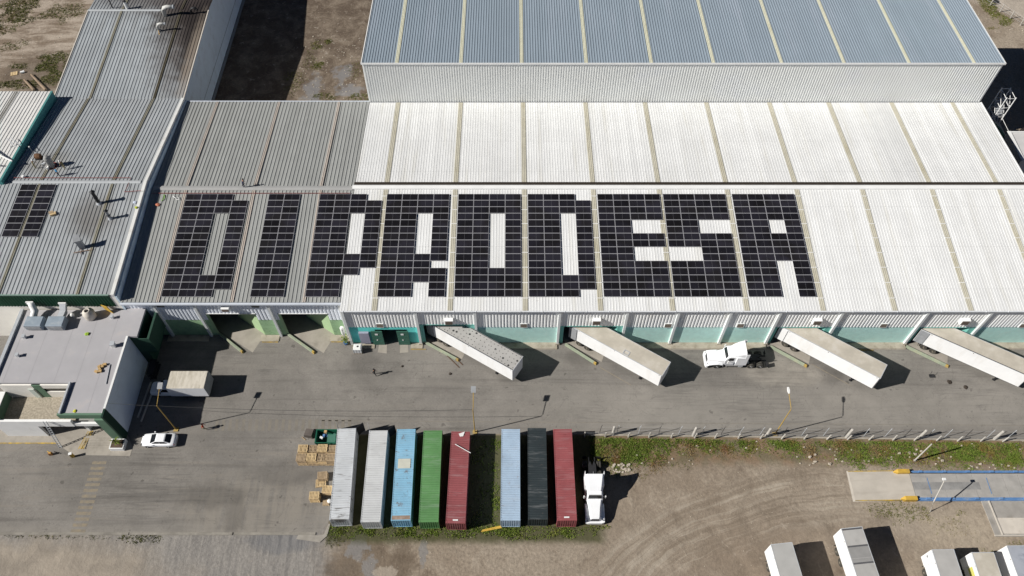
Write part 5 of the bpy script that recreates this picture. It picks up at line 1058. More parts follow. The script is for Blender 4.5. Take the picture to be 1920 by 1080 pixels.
# gate barrier and ladder by the office
t = thing('barrier_box', 'short yellow barrier post on the paving below the office stairs', 'barrier', (-58.1, 41.6, 0))
MB().cbox((0, 0, .5), (.35, .3, 1.0), .3).build('post', M['yellow'], t); MB().cbox((0, 0, 1.03), (.42, .36, .06), .3).build('cap', M['white_paint'], t)
t = thing('orange_barrier', 'orange and brown barrier base left of the ladder foot', 'barrier', (-61.1, 41.9, 0))
MB().cbox((0, 0, .3), (.4, .3, .6), .2).build('post', mat('barrier_orange', (.35, .17, .06), .6, .1, 1), t); MB().tube([(-.4, .25, .5), (.3, -.1, .75)], .05, 6).build('arm', M['yellow'], t)
t = thing('lattice_ladder', 'grey steel ladder leaning up to the white office front', 'ladder', (-60.4, 42.9, 0))
b = MB()
for s in (0, .42): b.tube([(s, 0, 0), (s - .3, 1.5, 4.9)], .05, 6)
b.build('rail', M['galv'], t)
for k in range(13):
    q = (k + .5) / 13; b = MB(); b.tube([(-.3 * q, 1.5 * q, 4.9 * q), (.42 - .3 * q, 1.5 * q, 4.9 * q)], .035, 5); b.build('rung', M['galv'], t)

# ---------------------------------------------------------------- things on the office roof
for i, (x, lab, hood) in enumerate(((-64.65, 'left square air cooler with a curved white duct on the office roof', 0), (-61.75, 'right square air cooler with a straight grey duct on the office roof', 1))):
    t = thing('air_cooler', lab, 'air cooler', (x, 57.55, OZ), 0, 'air coolers on the office roof')
    b = MB(); b.loft([[(-1.15, -.78, .12), (1.15, -.78, .12), (1.15, .78, .12), (-1.15, .78, .12)], [(-1.15, -.78, 1.15), (1.15, -.78, 1.15), (1.15, .78, 1.15), (-1.15, .78, 1.15)], [(-1.08, -.71, 1.2), (1.08, -.71, 1.2), (1.08, .71, 1.2), (-1.08, .71, 1.2)]]); b.build('casing', mat('cooler_steel', (.28, .335, .385), .5, .08, 1, (.5, .5, .48), .4, 1), t)
    b = MB(); b.box(-1.0, -.83, .25, 1.0, -.782, 1.0)
    for k in range(6): b.box(-.98, -.86, .3 + k * .12, .98, -.832, .33 + k * .12)
    b.build('louvre', M['grey_metal'], t)
    b = MB(); b.box(-1.1, -.7, 0, -.9, .7, .119); b.box(.9, -.7, 0, 1.1, .7, .119); b.build('stand', M['dark_metal'], t)
    if not hood: b = MB(); b.tube([(-.55, .6, .75), (-.55, 1.1, .8), (-.5, 1.75, 1.0), (-.75, 2.2, 1.6), (-.9, 2.5, 2.0)], [.42, .45, .48, .42, .4], 10); b.build('duct', M['white_paint'], t, None, True); b = MB(); b.box(-1.4, 2.3, 1.75, -.4, 2.5, 2.25); b.build('duct_flange', M['trim_white'], t)
    else: b = MB(); b.loft([[(-.1, .78, .4), (.7, .78, .4), (.7, .78, 1.0), (-.1, .78, 1.0)], [(.05, 1.7, .5), (.85, 1.7, .5), (.85, 1.7, 1.15), (.05, 1.7, 1.15)], [(.1, 2.2, 1.2), (.95, 2.2, 1.2), (.95, 2.3, 1.8), (.1, 2.3, 1.8)]]); b.build('duct', M['galv'], t); b = MB(); b.box(0, 2.3, 1.55, 1.05, 2.5, 2.0); b.build('duct_flange', M['trim_white'], t)
t = thing('water_tank', 'round cream plastic water tank with dark open top on the office roof', 'water tank', (-57.75, 58.95, OZ))
MB().lathe([(.02, .02), (.72, .02), (.78, .3), (.8, 1.0), (.72, 1.3), (.42, 1.55), (.38, 1.62), (.3, 1.62), (.28, 1.4), (.02, 1.4)], (0, 0, 0), 20).build('tank', mat('tank_cream', (.62, .57, .5), .5, .05, 1), t, None, True)
MB().lathe([(.02, 0), (.27, 0), (.27, .03), (.02, .03)], (0, 0, 1.42), 12).build('opening', M['dark_metal'], t)
t = thing('roof_ventilator', 'small white ball ventilator between air cooler and water tank', 'ventilator', (-60.2, 59.0, OZ))
MB().lathe([(.02, .75), (.2, .7), (.3, .5), (.22, .3), (.02, .28)], (0, 0, 0), 12).build('ball', M['white_paint'], t, None, True); MB().lathe([(.16, 0), (.16, .3)], (0, 0, 0), 10).build('neck', M['galv'], t)
for x, y, s, lab in ((-54.75, 58.75, .7, 'small white vent box beside the water tank'), (-65.7, 55.6, .8, 'small white vent box below the left air cooler'), (-53.3, 54.3, 1.05, 'largest white vent box near the corner of the office roof'), (-65.6, 52.75, .75, 'small vent with brown base near the west roof edge')):
    t = thing('roof_vent', lab, 'vent', (x, y, OZ), .1, 'vent boxes on the office roof')
    MB().box(-.2 * s, -.25 * s, 0, .2 * s, .25 * s, .7 * s).build('box', M['white_paint'], t); MB().box(-.28 * s, -.32 * s, .7 * s + .002, .28 * s, .32 * s, .8 * s).build('cap', M['galv'], t)
for k, (dx, dy) in enumerate(((-.3, -.5), (.0, -.1), (.25, .3), (.5, .55), (-.1, .25), (.15, -.45))):
    b = MB(); b.cbox((-54.2 + dx, 50.9 + dy, OZ + .14), (.45, .32, .26), random.uniform(0, 3)); tag(b.build('cardboard_box', M['cardboard']), 'brown cardboard box in the small heap on the office roof', 'box', 'cardboard boxes heaped on the office roof')
tag(MB().tube([(-53.05, 51.5, OZ + .07), (-52.75, 48.6, OZ + .07)], .06, 6).build('roof_pipe', M['galv']), 'straight grey pipe lying near the east edge of the office roof', 'pipe')
def blobbag(x, y, z, r, col, label, nm='cloth_bag'):
    b = MB(); b.lathe([(.02, r * .7), (r * .6, r * .65), (r, r * .3), (r * .9, 0)], (x, y, z), 9); b.v = [(a + random.uniform(-.25, .25) * r, c + random.uniform(-.25, .25) * r, d) for a, c, d in b.v]
    tag(b.build(nm, mat('bag_' + label.split()[0], col, .8, .1, 2)), label, 'bag')
blobbag(-57.5, 56.2, OZ, .3, (.3, .45, .05), 'lime green bag lying on the office roof')
blobbag(-55.65, 44.75, OZ, .22, (.6, .6, .05), 'yellow bag at the front edge of the office roof')

# ---------------------------------------------------------------- chimneys, pipes and gear on the factory roofs
def stack(label, x, y, zb, h, r, m, capr, name='chimney'):
    t = thing(name, label, 'chimney', (x, y, zb), 0, 'chimneys on the left factory roof')
    MB().tube([(0, 0, -.1), (0, 0, h)], [r, r], 12).build('pipe', M[m], t); MB().lathe([(r * 1.1, h + .12), (capr, h + .14), (.02, h + .4)], (0, 0, 0), 12).build('rain_cap', M['dark_metal'], t)
    MB().lathe([(r, .0), (r * 1.8, -.02), (r * 1.1, .35)], (0, 0, 0), 12).build('flashing', M['galv'], t)
    MB().lathe([(r * 1.02, h * .45), (r * 1.25, h * .5), (r * 1.02, h * .6)], (0, 0, 0), 12).build('collar', M['dark_metal'], t)
stack('tall dark chimney pipe amid a soot stain on the left factory roof', -59.6, 75.5, lf(75.5), 2.4, .24, 'dark_metal', .36)
stack('shorter dark chimney pipe nearer the white parapet', -57.3, 72.8, lf(72.8), 1.6, .2, 'grey_metal', .3)
t = thing('duct_outlet', 'grey rectangular duct hood on a steel frame at the lower left roof', 'duct', (-59.9, 67.9, lf(67.9)), .35)
b = MB(); b.loft([[(-.35, -.3, 0), (.35, -.3, 0), (.35, .3, 0), (-.35, .3, 0)], [(-.35, -.3, 1.4), (.35, -.3, 1.4), (.35, .3, 1.4), (-.35, .3, 1.4)], [(-.5, -.45, 1.9), (.5, -.45, 1.9), (.4, .5, 2.3), (-.4, .5, 2.3)]]); b.build('duct', M['grey_metal'], t)
b = MB(); b.tube([(-1.2, -.6, .1), (1.3, -.9, .1)], .06, 6); b.tube([(-.3, -1.2, .12), (-.1, .4, .12)], .06, 6); b.build('frame', mat('frame_rust', (.3, .22, .17), .7, .1, 2), t)
t = thing('filter_tank', 'grey upright filter tank with cone lid among the workers on the left roof', 'tank', (-68.9, 82.9, lb(82.9)))
MB().lathe([(.5, 0), (.5, 1.7), (.52, 1.72), (.3, 2.1), (.1, 2.2), (.02, 2.2)], (0, 0, 0), 16).build('tank', mat('tank_grey', (.3, .3, .29), .6, .1, 1), t, None, False); MB().tube([(-.5, -.2, 1.0), (-.95, -.35, .9), (-.95, -.35, .1)], .12, 8).build('side_pipe', M['galv'], t); MB().lathe([(.75, 0), (.8, .1), (.75, .1)], (0, 0, .02), 12).build('base_ring', M['red_pipe'], t)
t = thing('fan_unit', 'rusty brown fan motor with a thin pole on the left factory roof', 'fan', (-71.5, 84.7, lb(84.7)))
MB().lathe([(.02, -.4), (.4, -.4), (.45, 0), (.4, .4), (.02, .4)], (0, 0, .5), 10, 'x').build('motor', mat('motor_rust', (.14, .075, .04), .8, .25, 3), t); MB().box(-.5, -.4, 0, .5, .4, .12).build('base', M['dark_metal'], t)
MB().tube([(-.5, .2, 0), (-.5, .2, 2.2)], .03, 6).build('pole', M['grey_metal'], t); MB().lathe([(.02, .1), (.1, .08), (.1, -.05), (.02, -.08)], (-.5, .2, 2.25), 8).build('pole_lamp', M['trim_white'], t)
tag(MB().lathe([(.2, 0), (.26, .5), (.22, .5), (.2, .4), (.02, .4)], (-69.2, 82.2, lb(82.2) + .06), 10).build('bucket', M['white_paint']), 'white bucket beside the grey filter tank', 'bucket')
tag(MB().lathe([(.02, .35), (.2, .3), (.26, .15), (.2, 0), (.02, 0)], (-72.1, 80.4, lb(80.4) + .07), 10).build('white_jug', M['white_paint']), 'white jug on the roof near the ridge end', 'jug')
t = thing('wooden_block', 'small beige wooden box lying on the left factory roof right of the panels', 'box', (-65.6, 73.5, lf(73.5) + .1), .4); MB().box(-.4, -.25, 0, .4, .25, .25).build('box_body', M['wood'], t); MB().box(-.5, .1, .2501, .1, .5, .3).build('lid', M['wood_old'], t)
for i, (pth, r, lab) in enumerate(((((-61.2, 119.6, 10.7), (-61.2, 119.6, 12.0), (-60.95, 119.65, 12.45), (-60.4, 119.7, 12.6), (-59.2, 119.7, 12.6)), .33, 'largest white elbow pipe on the sooty roof ridge'), (((-61.4, 115.7, 10.4), (-61.4, 115.7, 11.5), (-61.2, 115.75, 11.95), (-60.8, 115.75, 12.1), (-59.9, 115.75, 12.1)), .2, 'white elbow pipe on rusty brackets below the ridge'), (((-56.6, 120.1, 10.7), (-56.6, 120.1, 11.6), (-56.3, 120.15, 12.0), (-55.8, 120.2, 12.05), (-55.5, 120.2, 11.7)), .2, 'soot blackened elbow pipe near the roof edge'))):
    t = thing('elbow_pipe', lab, 'pipe', pth[0], 0, 'elbow pipes on the north factory roof'); o = Vector(pth[0]); mm = M['pipe_pale'] if i < 2 else M['dark_metal']
    MB().tube([Vector(p) - o for p in pth], r, 12).build('pipe', mm, t, None, True); e = Vector(pth[-1]) - o
    MB().lathe([(r * 1.12, -.1), (r * 1.15, .06), (r * .8, .06), (r * .8, -.1)], tuple(e), 12, 'x').build('rim', M['galv'] if i < 2 else M['dark_metal'], t)
    if i == 1: MB().tube([(-.5, .9, .1), (0, 0, .6), (.1, -.6, .1), (.3, -.9, .05)], .07, 6).build('bracket', M['cardboard'], t)
t = thing('vent_pipe', 'straight white vent pipe with dark lid behind the ridge', 'pipe', (-68.4, 121.5, 10.85)); MB().tube([(0, 0, 0), (0, 0, 1.5)], .24, 10).build('pipe', M['white_paint'], t); MB().lathe([(.34, 1.55), (.34, 1.6), (.02, 1.75)], (0, 0, 0), 10).build('lid', M['dark_metal'], t)
t = thing('thin_stack', 'thin dark pipe behind the ridge at the far left', 'pipe', (-71.05, 121.7, 10.85)); MB().tube([(0, 0, 0), (0, 0, 1.9)], .1, 8).build('pipe', M['dark_metal'], t); MB().lathe([(.16, 1.9), (.16, 1.96), (.02, 2.0)], (0, 0, 0), 8).build('lid', M['dark_metal'], t)
for i, (p, lab) in enumerate(((((-79, 85.6, 13.0), (-76, 83.7, 12.9), (-74.3, 82.9, 12.7)), 'upper white pipe reaching over the teal wall edge'), (((-79, 82.2, 13.1), (-75.6, 81.9, 12.9)), 'lower white pipe stub over the white roof'))):
    tag(MB().tube(p, .13, 8).build('roof_pipe', M['white_paint']), lab, 'pipe', 'white pipes over the far left roof')
t = thing('pipe_rack', 'thin grey pipe frame on the white roof beside the teal wall', 'frame', (-76, 86, 12.2)); MB().tube([(-.8, 1.6, .5), (1.6, -.4, .5)], .05, 6).build('rail', M['galv'], t); MB().tube([(-.4, 1.9, .5), (1.9, .0, .5)], .05, 6).build('rail', M['galv'], t); MB().tube([(0, 0, 0), (0.3, .8, .5)], .05, 6).build('leg', M['galv'], t)
tag(MB().tube([(-73.5, 80.2, lb(80.2) + .15), (-56.2, 80.2, lb(80.2) + .15), (-56.2, 78.6, lf(78.6) + .15), (-56.4, 77.5, lf(77.5) + .15), (-53.9, 77.5, lf(77.5) + .4)], .04, 6).build('conduit_pipe', M['red_pipe']), 'dark red conduit running along the ridge of the left factory', 'conduit')
tag(MB().tube([(-53.1, 78.25, zf(78.25) + .15), (-23.8, 78.25, zf(78.25) + .15)], .045, 6).build('conduit_pipe', M['red_pipe']), 'dark red conduit along the top of the solar letters on the grey roof', 'conduit')
blobbag(-51.75, 76.2, zf(76.2) + .09, .3, (.55, .2, .12), 'orange tool bag on the grey roof beside the shaded parapet')
blobbag(-53.95, 74.6, lf(74.6) + .22, .22, (.5, .55, .04), 'yellowgreen bag on the white parapet')
blobbag(-54.4, 75.6, lf(75.6) + .1, .26, (.55, .6, .7), 'white and blue bag beside the parapet')
tag(MB().tube([(-51.2, 78.0, 10.75), (-51.0, 77.4, 10.72), (-51.3, 76.9, 10.68)], .06, 6).build('green_rope', mat('rope_green', (.25, .5, .08), .8, .1, 2)), 'bright green rope lying above the orange tool bag', 'rope')
tag(MB().tube([(-49.8, 77.7, 10.78), (-49.3, 77.3, 10.78), (-49.0, 77.5, 10.78), (-48.75, 77.0, 10.78), (-49.2, 77.1, 10.8)], .06, 6).build('white_rope', M['trim_white']), 'tangle of white rope left of the first solar letter', 'rope')

# ---------------------------------------------------------------- right edge: small flat building and lattice steel stair
t = thing('flat_shed', 'small flat roofed white building beside the end of the white warehouse', 'building', (85, 92, 0)); FO2 = t.location
b = MB(); b.box(81.4, 89.2, 0, 92, 95.6, 6.0); b.build('wall', M['cream'], t, FO2); b = MB(); b.box(81.9, 89.5, 6.001, 92, 95.4, 6.12); b.build('roof', mat('shed_roof', (.55, .54, .53), .8, .05, .6), t, FO2); b = MB(); b.box(81.35, 89.1, 6.0005, 81.89, 95.65, 6.35); b.box(81.89, 95.41, 6.0005, 92, 95.65, 6.3); split_build(b, 'parapet', M['trim_white'], t, FO2)
t = thing('steel_stair_tower', 'white lattice steel stair tower standing in the shadow of the tall warehouse', 'stair tower', (80.6, 99.3, 0)); 
for x in (0, 1.5):
    for y in (0, 2.4): MB().tube([(x, y, 0), (x, y, 10.2)], .08, 6).build('column', M['trim_white'], t)
for z in (2, 4, 6, 8, 10):
    b = MB(); b.tube([(0, 0, z), (1.5, 0, z), (1.5, 2.4, z), (0, 2.4, z), (0, 0, z)], .05, 6); b.build('ring_beam', M['trim_white'], t)
    b = MB(); b.tube([(1.5, 0, z - 1.9), (1.5, 2.4, z)], .045, 6); b.tube([(0, 0, z), (1.5, 0, z - 1.9)], .045, 6); b.tube([(0, 0, z - 1.9), (0, 2.4, z)], .045, 6); b.build('brace', M['trim_white'], t)
b = MB()
for k in range(10): b.box(.1, .2 + k * .2, 6.1 + k * .18, 1.4, .4 + k * .2, 6.13 + k * .18)
b.build('stair_treads', M['galv'], t)
t = thing('pipe_bridge', 'pale walkway deck with pipes beside the white warehouse end', 'walkway', (80.2, 95.7, 0))
MB().box(-.1, -.0, 4.6, 1.9, 3.5, 4.75).build('deck', M['concrete_pale'], t); MB().tube([(.3, 0, 5.0), (.3, 3.4, 5.0)], .16, 8).build('pipe', M['white_paint'], t); MB().tube([(1.4, -.6, 5.0), (1.2, 1.6, 5.1), (.7, 3.2, 5.0)], .2, 8).build('pipe', mat('pipe_green', (.12, .24, .18), .5, .1, 1), t)
for x in (0, 1.8): MB().tube([(x, 0.05, 4.75), (x, .05, 5.8), (x, 3.4, 5.8), (x, 3.4, 4.75)], .035, 6).build('handrail', M['trim_white'], t)
for x in (.05, 1.75):
    for y in (.2, 3.2): MB().tube([(x, y, 0), (x, y, 4.6)], .08, 6).build('column', M['galv'], t)
tag(MB().lathe([(.25, 0), (.55, 0), (.6, .15), (.55, .3), (.28, .3), (.25, .15)], (97.2, 138.6, 0), 14).build('old_tyre', M['tyre']), 'old black tyre lying by the fence line in the far right corner', 'tyre')
f = thing('boundary_fence', 'thin wire fence on concrete posts crossing the far right corner', 'fence', (96, 133, 0)); pts = [(94.5 + k * 1.25, 139.5 - k * 2.1) for k in range(9)]
for x, y in pts: MB().box(x - .07, y - .07, 0, x + .07, y + .07, 1.8).build('fence_post', M['concrete_post'], f, None) if False else MB().box(x - .07, y - .07, 0, x + .07, y + .07, 1.8).build('fence_post', M['concrete_post'], f, f.location)
for z in (.6, 1.2, 1.7): MB().tube([(x, y, z) for x, y in pts], .012, 4).build('wire', M['galv'], f, f.location)
# north west corner: pale boards, logs
t = thing('board_pile', 'three pale boards lying together in the weeds at the upper left', 'boards', (-92.5, 117.0, 0), .3)
for k in range(3): MB().box(-.6 + k * .42, -.5, .02, -.25 + k * .42, .5, .12).build('board', M['wood'], t)
for xa, ya, xb, yb, lab in ((-89.9, 115.2, -87.1, 112.3, 'shorter brown log slanting towards the far left roof'), (-89.1, 116.6, -85.0, 112.4, 'longer brown log slanting beside the shorter one')):
    tag(MB().tube([(xa, ya, .2), (xb, yb, .25)], [.2, .26], 8).build('log', mat('log_brown', (.27, .2, .14), .9, .2, 1)), lab, 'log', 'logs in the weeds at the upper left')
tag(MB().cbox((-91.0, 117.3, .2), (.7, .35, .3), .5).build('white_sack', M['trim_white']), 'white sack beside the pale boards', 'sack')

# ---------------------------------------------------------------- people
def person(label, x, y, z, rz, shirt, pants, pose='stand', hat=None, tint=1.0):
    """one skinned body; +y is the way the person faces"""
    V = [(0, 0, .95), (0, .0, 1.12), (0, .0, 1.34), (0, .0, 1.47), (0, .02, 1.56), (0, .03, 1.66), (0, .02, 1.74)]
    Rr = [(.15, .11), (.14, .1), (.17, .11), (.065, .065), (.075, .085), (.085, .1), (.05, .06)]
    E_ = [(0, 1), (1, 2), (2, 3), (3, 4), (4, 5), (5, 6)]
    stride = {'walk': .26, 'stand': .04, 'work': .1}[pose]; bend = {'walk': 0, 'stand': 0, 'work': .25}[pose]
    def add(p, r, par): V.append(p); Rr.append((r, r) if not isinstance(r, tuple) else r); E_.append((par, len(V) - 1)); return len(V) - 1
    for s in (-1, 1):
        f = s * stride
        k = add((s * .09, f * .15, .84), (.095, .1), 0); k = add((s * .1, f * .55 + .03, .48), .062, k); k = add((s * .1, f - .02 * abs(f), .09), .045, k); add((s * .11, f + .15, .045), (.04, .035), k)
        a = add((s * .19, 0, 1.38), .065, 2); r = -f * .8 + bend; e = add((s * .24, r * .4, 1.12), .045, a); h = add((s * .24, r + .06, .9), .032, e)
        pm_ = add((s * .24, r + .09, .84), (.02, .038), h)
        for i in range(4): q = add((s * .24, r + .075 + i * .018, .78 - (.01 if i in (0, 3) else 0)), .0095, pm_); add((s * .232, r + .08 + i * .018, .735 - (.012 if i in (0, 3) else 0)), .008, q)
        add((s * .225, r + .125, .815), .01, pm_)
    if bend: V = [(a, b + max(0, c - .95) * bend * 1.2, c - max(0, c - .95) * bend * .12) for a, b, c in V]
    me = bpy.data.meshes.new('person_skeleton'); me.from_pydata(V, E_, []); o = bpy.data.objects.new('person_skeleton', me); COL.objects.link(o)
    m = o.modifiers.new('skin', 'SKIN'); m.use_smooth_shade = True
    for i, r in enumerate(Rr): me.skin_vertices[0].data[i].radius = r
    me.skin_vertices[0].data[0].use_root = True
    ss = o.modifiers.new('sub', 'SUBSURF'); ss.levels = 1; ss.render_levels = 1
    dg = bpy.context.evaluated_depsgraph_get(); nm_ = bpy.data.meshes.new_from_object(o.evaluated_get(dg)); bpy.data.objects.remove(o); bpy.data.meshes.remove(me)
    for q in (shirt, pants, M['skin'], M['dark_metal']): nm_.materials.append(q)
    for p in nm_.polygons:
        c = p.center; side = abs(c.x)
        if c.z < .1: i = 3
        elif c.z < .92 and side < .2: i = 1
        elif c.z > 1.43 - bend * .1 or (side > .19 and c.z < 1.0): i = 2
        else: i = 0
        p.material_index = i; p.use_smooth = True
    nm_.name = 'person'; b_ = bpy.data.objects.new('person', nm_); COL.objects.link(b_); b_.location = (x, y, z); b_.rotation_euler = (0, 0, rz); tag(b_, label, 'person')
    dy = .74 * bend * 1.2 if bend else 0; dz = -.74 * bend * .12 if bend else 0
    b = MB(); b.lathe([(.105, -.02), (.115, .06), (.09, .13), (.02, .16)] if not hat else [(.16, -.0), (.13, .02), (.125, .08), (.09, .15), (.02, .17)], (0, dy + .005, 1.66 + dz), 12); b.build('helmet' if hat else 'hair', hat or M['dark_metal'], b_, None, True)
    for s in (-1, 1):
        b = MB(); b.lathe([(.002, .01), (.012, .006), (.014, 0)], (s * .035, dy + .118, 1.655 + dz), 8, 'y'); b.build('eye', M['dark_metal'], b_)
        b = MB(); b.cbox((s * .092, dy + .02, 1.65 + dz), (.02, .04, .06)); b.build('ear', M['skin'], b_)
    b = MB(); b.face([(-.018, dy + .11, 1.62 + dz), (.018, dy + .11, 1.62 + dz), (0, dy + .145, 1.625 + dz)]); b.face([(-.018, dy + .11, 1.62 + dz), (0, dy + .145, 1.625 + dz), (0, dy + .11, 1.67 + dz)]); b.face([(.018, dy + .11, 1.62 + dz), (0, dy + .11, 1.67 + dz), (0, dy + .145, 1.625 + dz)]); b.build('nose', M['skin'], b_)
    b = MB(); b.cbox((0, dy + .108, 1.585 + dz), (.045, .012, .012)); b.build('mouth', M['red_pipe'], b_)
    return b_
cl_ = lambda n, c: mat('cloth_' + n, c, .85, .08, 2)
person('person in dark clothes walking across the yard below the double door', -19.3, 53.8, .02, 1.2, cl_('black', (.03, .03, .035)), cl_('darkgrey', (.045, .045, .05)), 'walk')
person('person in an orange red top and beige trousers by the hatched strip', -41.5, 45.5, .02, -1.4, cl_('red', (.5, .07, .03)), cl_('beige', (.45, .36, .22)), 'walk')
person('person in navy clothes bending on the grey roof ridge', -39.6, 79.3, ZR + .1, -.9, cl_('navy', (.02, .025, .06)), cl_('navy_trousers', (.025, .03, .06)), 'work')
person('person in a bright blue shirt on the left factory roof near the ridge', -67.0, 80.75, lb(80.75) + .06, 2.4, cl_('blue', (.02, .3, .6)), cl_('dark_navy', (.02, .025, .045)), 'stand')
person('person in khaki overalls and pale hat left of the grey filter tank', -71.1, 82.4, lb(82.4) + .06, -1.2, cl_('khaki', (.3, .27, .15)), cl_('khaki_trousers', (.28, .25, .13)), 'work', M['trim_white'])
person('person in khaki clothes and white helmet right of the grey filter tank', -66.6, 82.2, lb(82.2) + .06, 1.2, cl_('olive', (.26, .22, .12)), cl_('sand', (.34, .29, .18)), 'work', M['white_paint'])

# ---------------------------------------------------------------- weeds, grass and stones
def scatter(name, n, area, dens, h, wd, m, seed, blades=4):
    rg = np.random.default_rng(seed); x0, y0, x1, y1 = area
    x = rg.uniform(x0, x1, n); y = rg.uniform(y0, y1, n); d = dens(x, y); k = rg.random(n) < d; x, y, d = x[k], y[k], d[k]
    n = len(x); X = np.repeat(x, blades); Y = np.repeat(y, blades); D = np.repeat(d, blades); c = len(X)
    X = X + rg.normal(0, .09, c); Y = Y + rg.normal(0, .09, c); a = rg.uniform(0, 6.283, c); hh = h * rg.uniform(.35, 1.3, c) * (.5 + .6 * D); ln = rg.uniform(.2, .9, c) * hh
    w2 = wd * rg.uniform(.6, 1.4, c); V = np.zeros((c, 3, 3))
    V[:, 0] = np.stack([X - np.sin(a) * w2, Y + np.cos(a) * w2, np.zeros(c)], 1); V[:, 1] = np.stack([X + np.sin(a) * w2, Y - np.cos(a) * w2, np.zeros(c)], 1); V[:, 2] = np.stack([X + np.cos(a) * ln, Y + np.sin(a) * ln, hh], 1)
    me = bpy.data.meshes.new(name); me.vertices.add(c * 3); me.vertices.foreach_set('co', V.reshape(-1)); me.loops.add(c * 3); me.loops.foreach_set('vertex_index', np.arange(c * 3, dtype=np.int32))
    me.polygons.add(c); me.polygons.foreach_set('loop_start', np.arange(0, c * 3, 3, dtype=np.int32)); me.materials.append(m); me.update(); me.validate()
    o = bpy.data.objects.new(name, me); COL.objects.link(o); o['kind'] = 'stuff'; return o
sm = lambda v, a, b: np.clip((v - a) / (b - a), 0, 1)
def d_strip(x, y):
    lo_ = np.interp(x, [10.5, 13, 18, 21, 30, 42, 44.5, 52, 80], [40.6, 39.9, 40.2, 42.0, 42.4, 41.5, 40.2, 39.9, 39.9]) + (vnoise(x, y, .5, 3) - .5) * 1.2
    up = np.interp(x, [10, 80], [44.35, 43.45]); nz = vnoise(x, y, .45, 1); nz2 = vnoise(x, y, 1.3, 2)
    return (sm(y, lo_ - .9, lo_ + 1.3) ** 1.6) * sm(up - y, 0, .25) * np.clip(.42 + 1.5 * (nz - .3) + 1.1 * (nz2 - .5), 0, 1)
g_ = scatter('grass_strip', 42000, (10.5, 39.0, 80, 44.5), d_strip, .17, .05, M['grass'], 5); tag(g_, 'green and rusty weeds growing along the foot of the fence', 'grass')
def d_dry(x, y):
    lo_ = np.interp(x, [10.5, 18, 24, 32, 42, 46, 80], [38.2, 38.6, 40.6, 41.2, 40.2, 40, 40]); nz = vnoise(x, y, .8, 21)
    return sm(y, lo_, lo_ + 2) * sm(44.2 - y, 0, .5) * np.clip(1.9 * (nz - .35), 0, 1)
g_ = scatter('dry_grass', 34000, (10.5, 38, 80, 44.3), d_dry, .16, .045, grass_mat('dry_grass', (.2, .14, .06), (.27, .2, .09), (.24, .1, .045), .8), 6, 3); tag(g_, 'dry yellow and rusty grass thinning out towards the dirt field', 'grass')
def d_front(x, y):
    nz = vnoise(x, y, .7, 8); lo_ = 30.55 + (nz - .5) * 1.1 + np.interp(x, [-23, -19, 8, 12.5], [-.3, .2, .1, 1.2]); up = np.where((x > -5.4) & (x < -1.6), 44, 32.35) + 0 * x
    gap = np.where((x > -5.4) & (x < -1.6), np.where(x > -2.6, .9, .25), 1.0)
    return sm(y, lo_, lo_ + .5) * (y < up) * np.clip(.35 + 1.5 * (vnoise(x, y, .6, 9) - .3), 0, 1) * np.where(y > 32.3, gap * .7, 1)
g_ = scatter('grass_front', 26000, (-23.2, 29.9, 12.3, 44), d_front, .2, .055, M['grass_rank'], 6); tag(g_, 'rank green grass along the near ends of the containers', 'grass')
def blobs(bl):
    def f(x, y):
        d = np.zeros_like(x)
        for cx, cy, rx, ry, a in bl: d = np.maximum(d, a * sm(1 - np.hypot((x - cx) / rx, (y - cy) / ry) + (vnoise(x, y, .7, 4) - .5) * .9, 0, .5))
        return d
    return f
g_ = scatter('grass_patches_near', 60000, (-66, 26, 66, 41), blobs([(48, 34.6, 4.2, 1.3, .8), (50.5, 33.6, 2.6, 1.2, .6), (52.4, 34, 1.0, 1.6, .9), (57, 34, .9, .7, .9), (56, 32.6, 2.5, 1, .4), (14, 39.3, 4.5, 1.2, .5), (20, 40.5, 5, 1.4, .35), (-60, 31.05, 4.5, .35, .8), (-46.5, 30.7, 3, .6, .9), (-55, 30.9, 6, .3, .5), (60, 28.6, 3, 1, .4), (-22, 30.6, 1.3, .9, .6), (64, 30, 3, .7, .5), (55.5, 32, 3, 1.5, .25)]), .12, .045, M['weeds'], 7); tag(g_, 'scattered green weeds on the dirt field and along the kerb', 'grass')
NWB = [(-87, 119.3, 2.6, 2.6, 1), (-84.9, 116.6, 2.2, 2.4, 1), (-86.5, 121.6, 3.4, 2, .9), (-92, 114, 5, 1.4, .9), (-98, 136, 5, 6, .9), (-101, 131, 3, 4, .8), (-92.5, 119, 2.6, 1, .7), (-82, 125, 2.4, 4, .7), (-90, 135, 6, 3, .6), (-83.5, 119.5, 1.5, 6, .5), (-95.5, 125, 3, 2, .4), (-80.5, 131, 1.5, 3, .6)]
NCB = [(-37.5, 125.5, 1.4, 1.5, 1), (-35.3, 126.2, 1, 1, 1), (-36.6, 119.3, 1.3, 1.5, .9), (-34.5, 111, 3, 1, .7), (-27, 110.5, 3.5, 1.4, .7), (-40, 115, 2.5, 4, .35), (-38.4, 121, 2, 3, .35), (-29, 118, 2, 3, .25)]
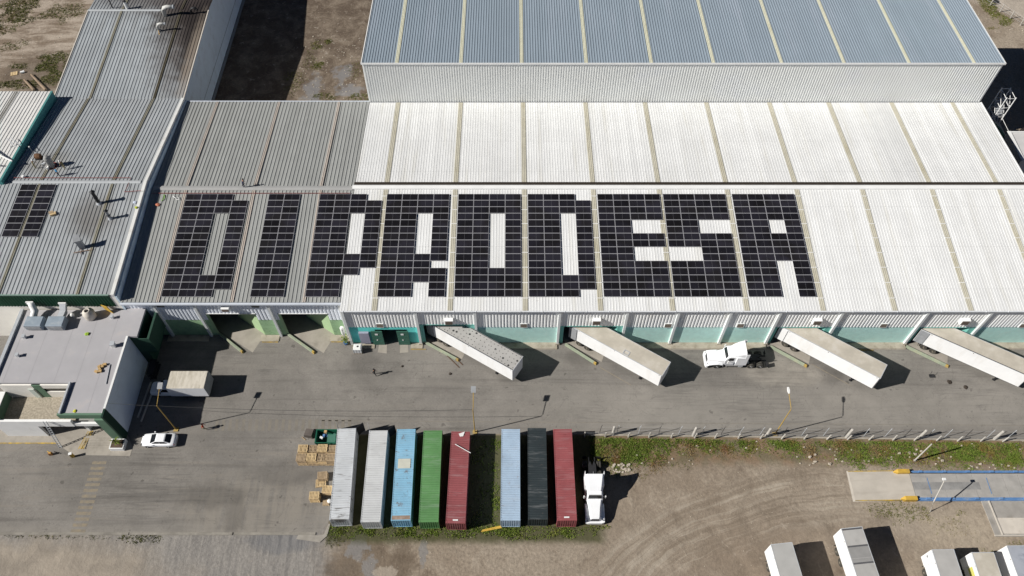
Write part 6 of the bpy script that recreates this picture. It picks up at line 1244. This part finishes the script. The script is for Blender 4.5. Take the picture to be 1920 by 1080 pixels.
NEB = [(95.4, 136.5, 1.6, 3.8, 1), (97.2, 132.3, 1.7, 2, 1), (94, 130.2, 1.6, .6, .9), (94.6, 141, 1.8, 3, .9)]
for q, (ar, bl, n) in enumerate((((-110, 110, -76, 144), NWB, 42000), ((-46, 106, -22, 130), NCB, 22000), ((90, 127, 101, 145), NEB, 9000))):
    g_ = scatter('weeds', n, ar, blobs(bl), .13, .055, M['weeds'], 30 + q, 5); tag(g_, ('weeds beside the brown logs on the upper left waste ground', 'weeds on the shaded waste ground between the factory and the tall warehouse', 'weeds by the wire fence in the far right corner')[q], 'weeds')
def stones(name, spots, m, seed, label):
    rg = random.Random(seed); b = MB()
    for x0, y0, x1, y1, n, s0, s1 in spots:
        for k in range(n):
            s = rg.uniform(s0, s1); c = (rg.uniform(x0, x1), rg.uniform(y0, y1)); a0 = rg.uniform(0, 6.28); nn = 6
            lo_ = [(c[0] + s * math.cos(a0 + i * 6.283 / nn) * rg.uniform(.7, 1.1), c[1] + s * .75 * math.sin(a0 + i * 6.283 / nn) * rg.uniform(.7, 1.1), 0) for i in range(nn)]
            hi = [(c[0] + (p[0] - c[0]) * .6, c[1] + (p[1] - c[1]) * .6, s * rg.uniform(.4, .8)) for p in lo_]; b.hexa(lo_, hi)
    o = b.build(name, m); o['kind'] = 'stuff'; tag(o, label, 'stones'); return o
stones('loose_stones', [(11.5, 40.5, 70, 43.8, 60, .06, .22), (13.2, 39.4, 15.5, 40.6, 40, .1, .32), (49.8, 40.8, 57, 42.8, 14, .12, .32), (60, 39.9, 66, 40.6, 12, .1, .25), (15, 24, 62, 40, 150, .03, .09), (-20, 25, 12, 31, 90, .03, .09), (38, 40.2, 44, 42, 10, .15, .35)], mat('stone_pale', (.42, .37, .3), .9, .2, 1), 4, 'pale loose stones scattered over the dirt and weeds')
stones('rubble', [(-40, 108, -24, 128, 150, .06, .2), (-98, 108, -77, 138, 90, .05, .16), (92, 128, 100, 140, 40, .06, .2)], mat('rubble_pale', (.36, .32, .26), .9, .2, 1), 5, 'pale rubble on the waste ground behind the buildings')
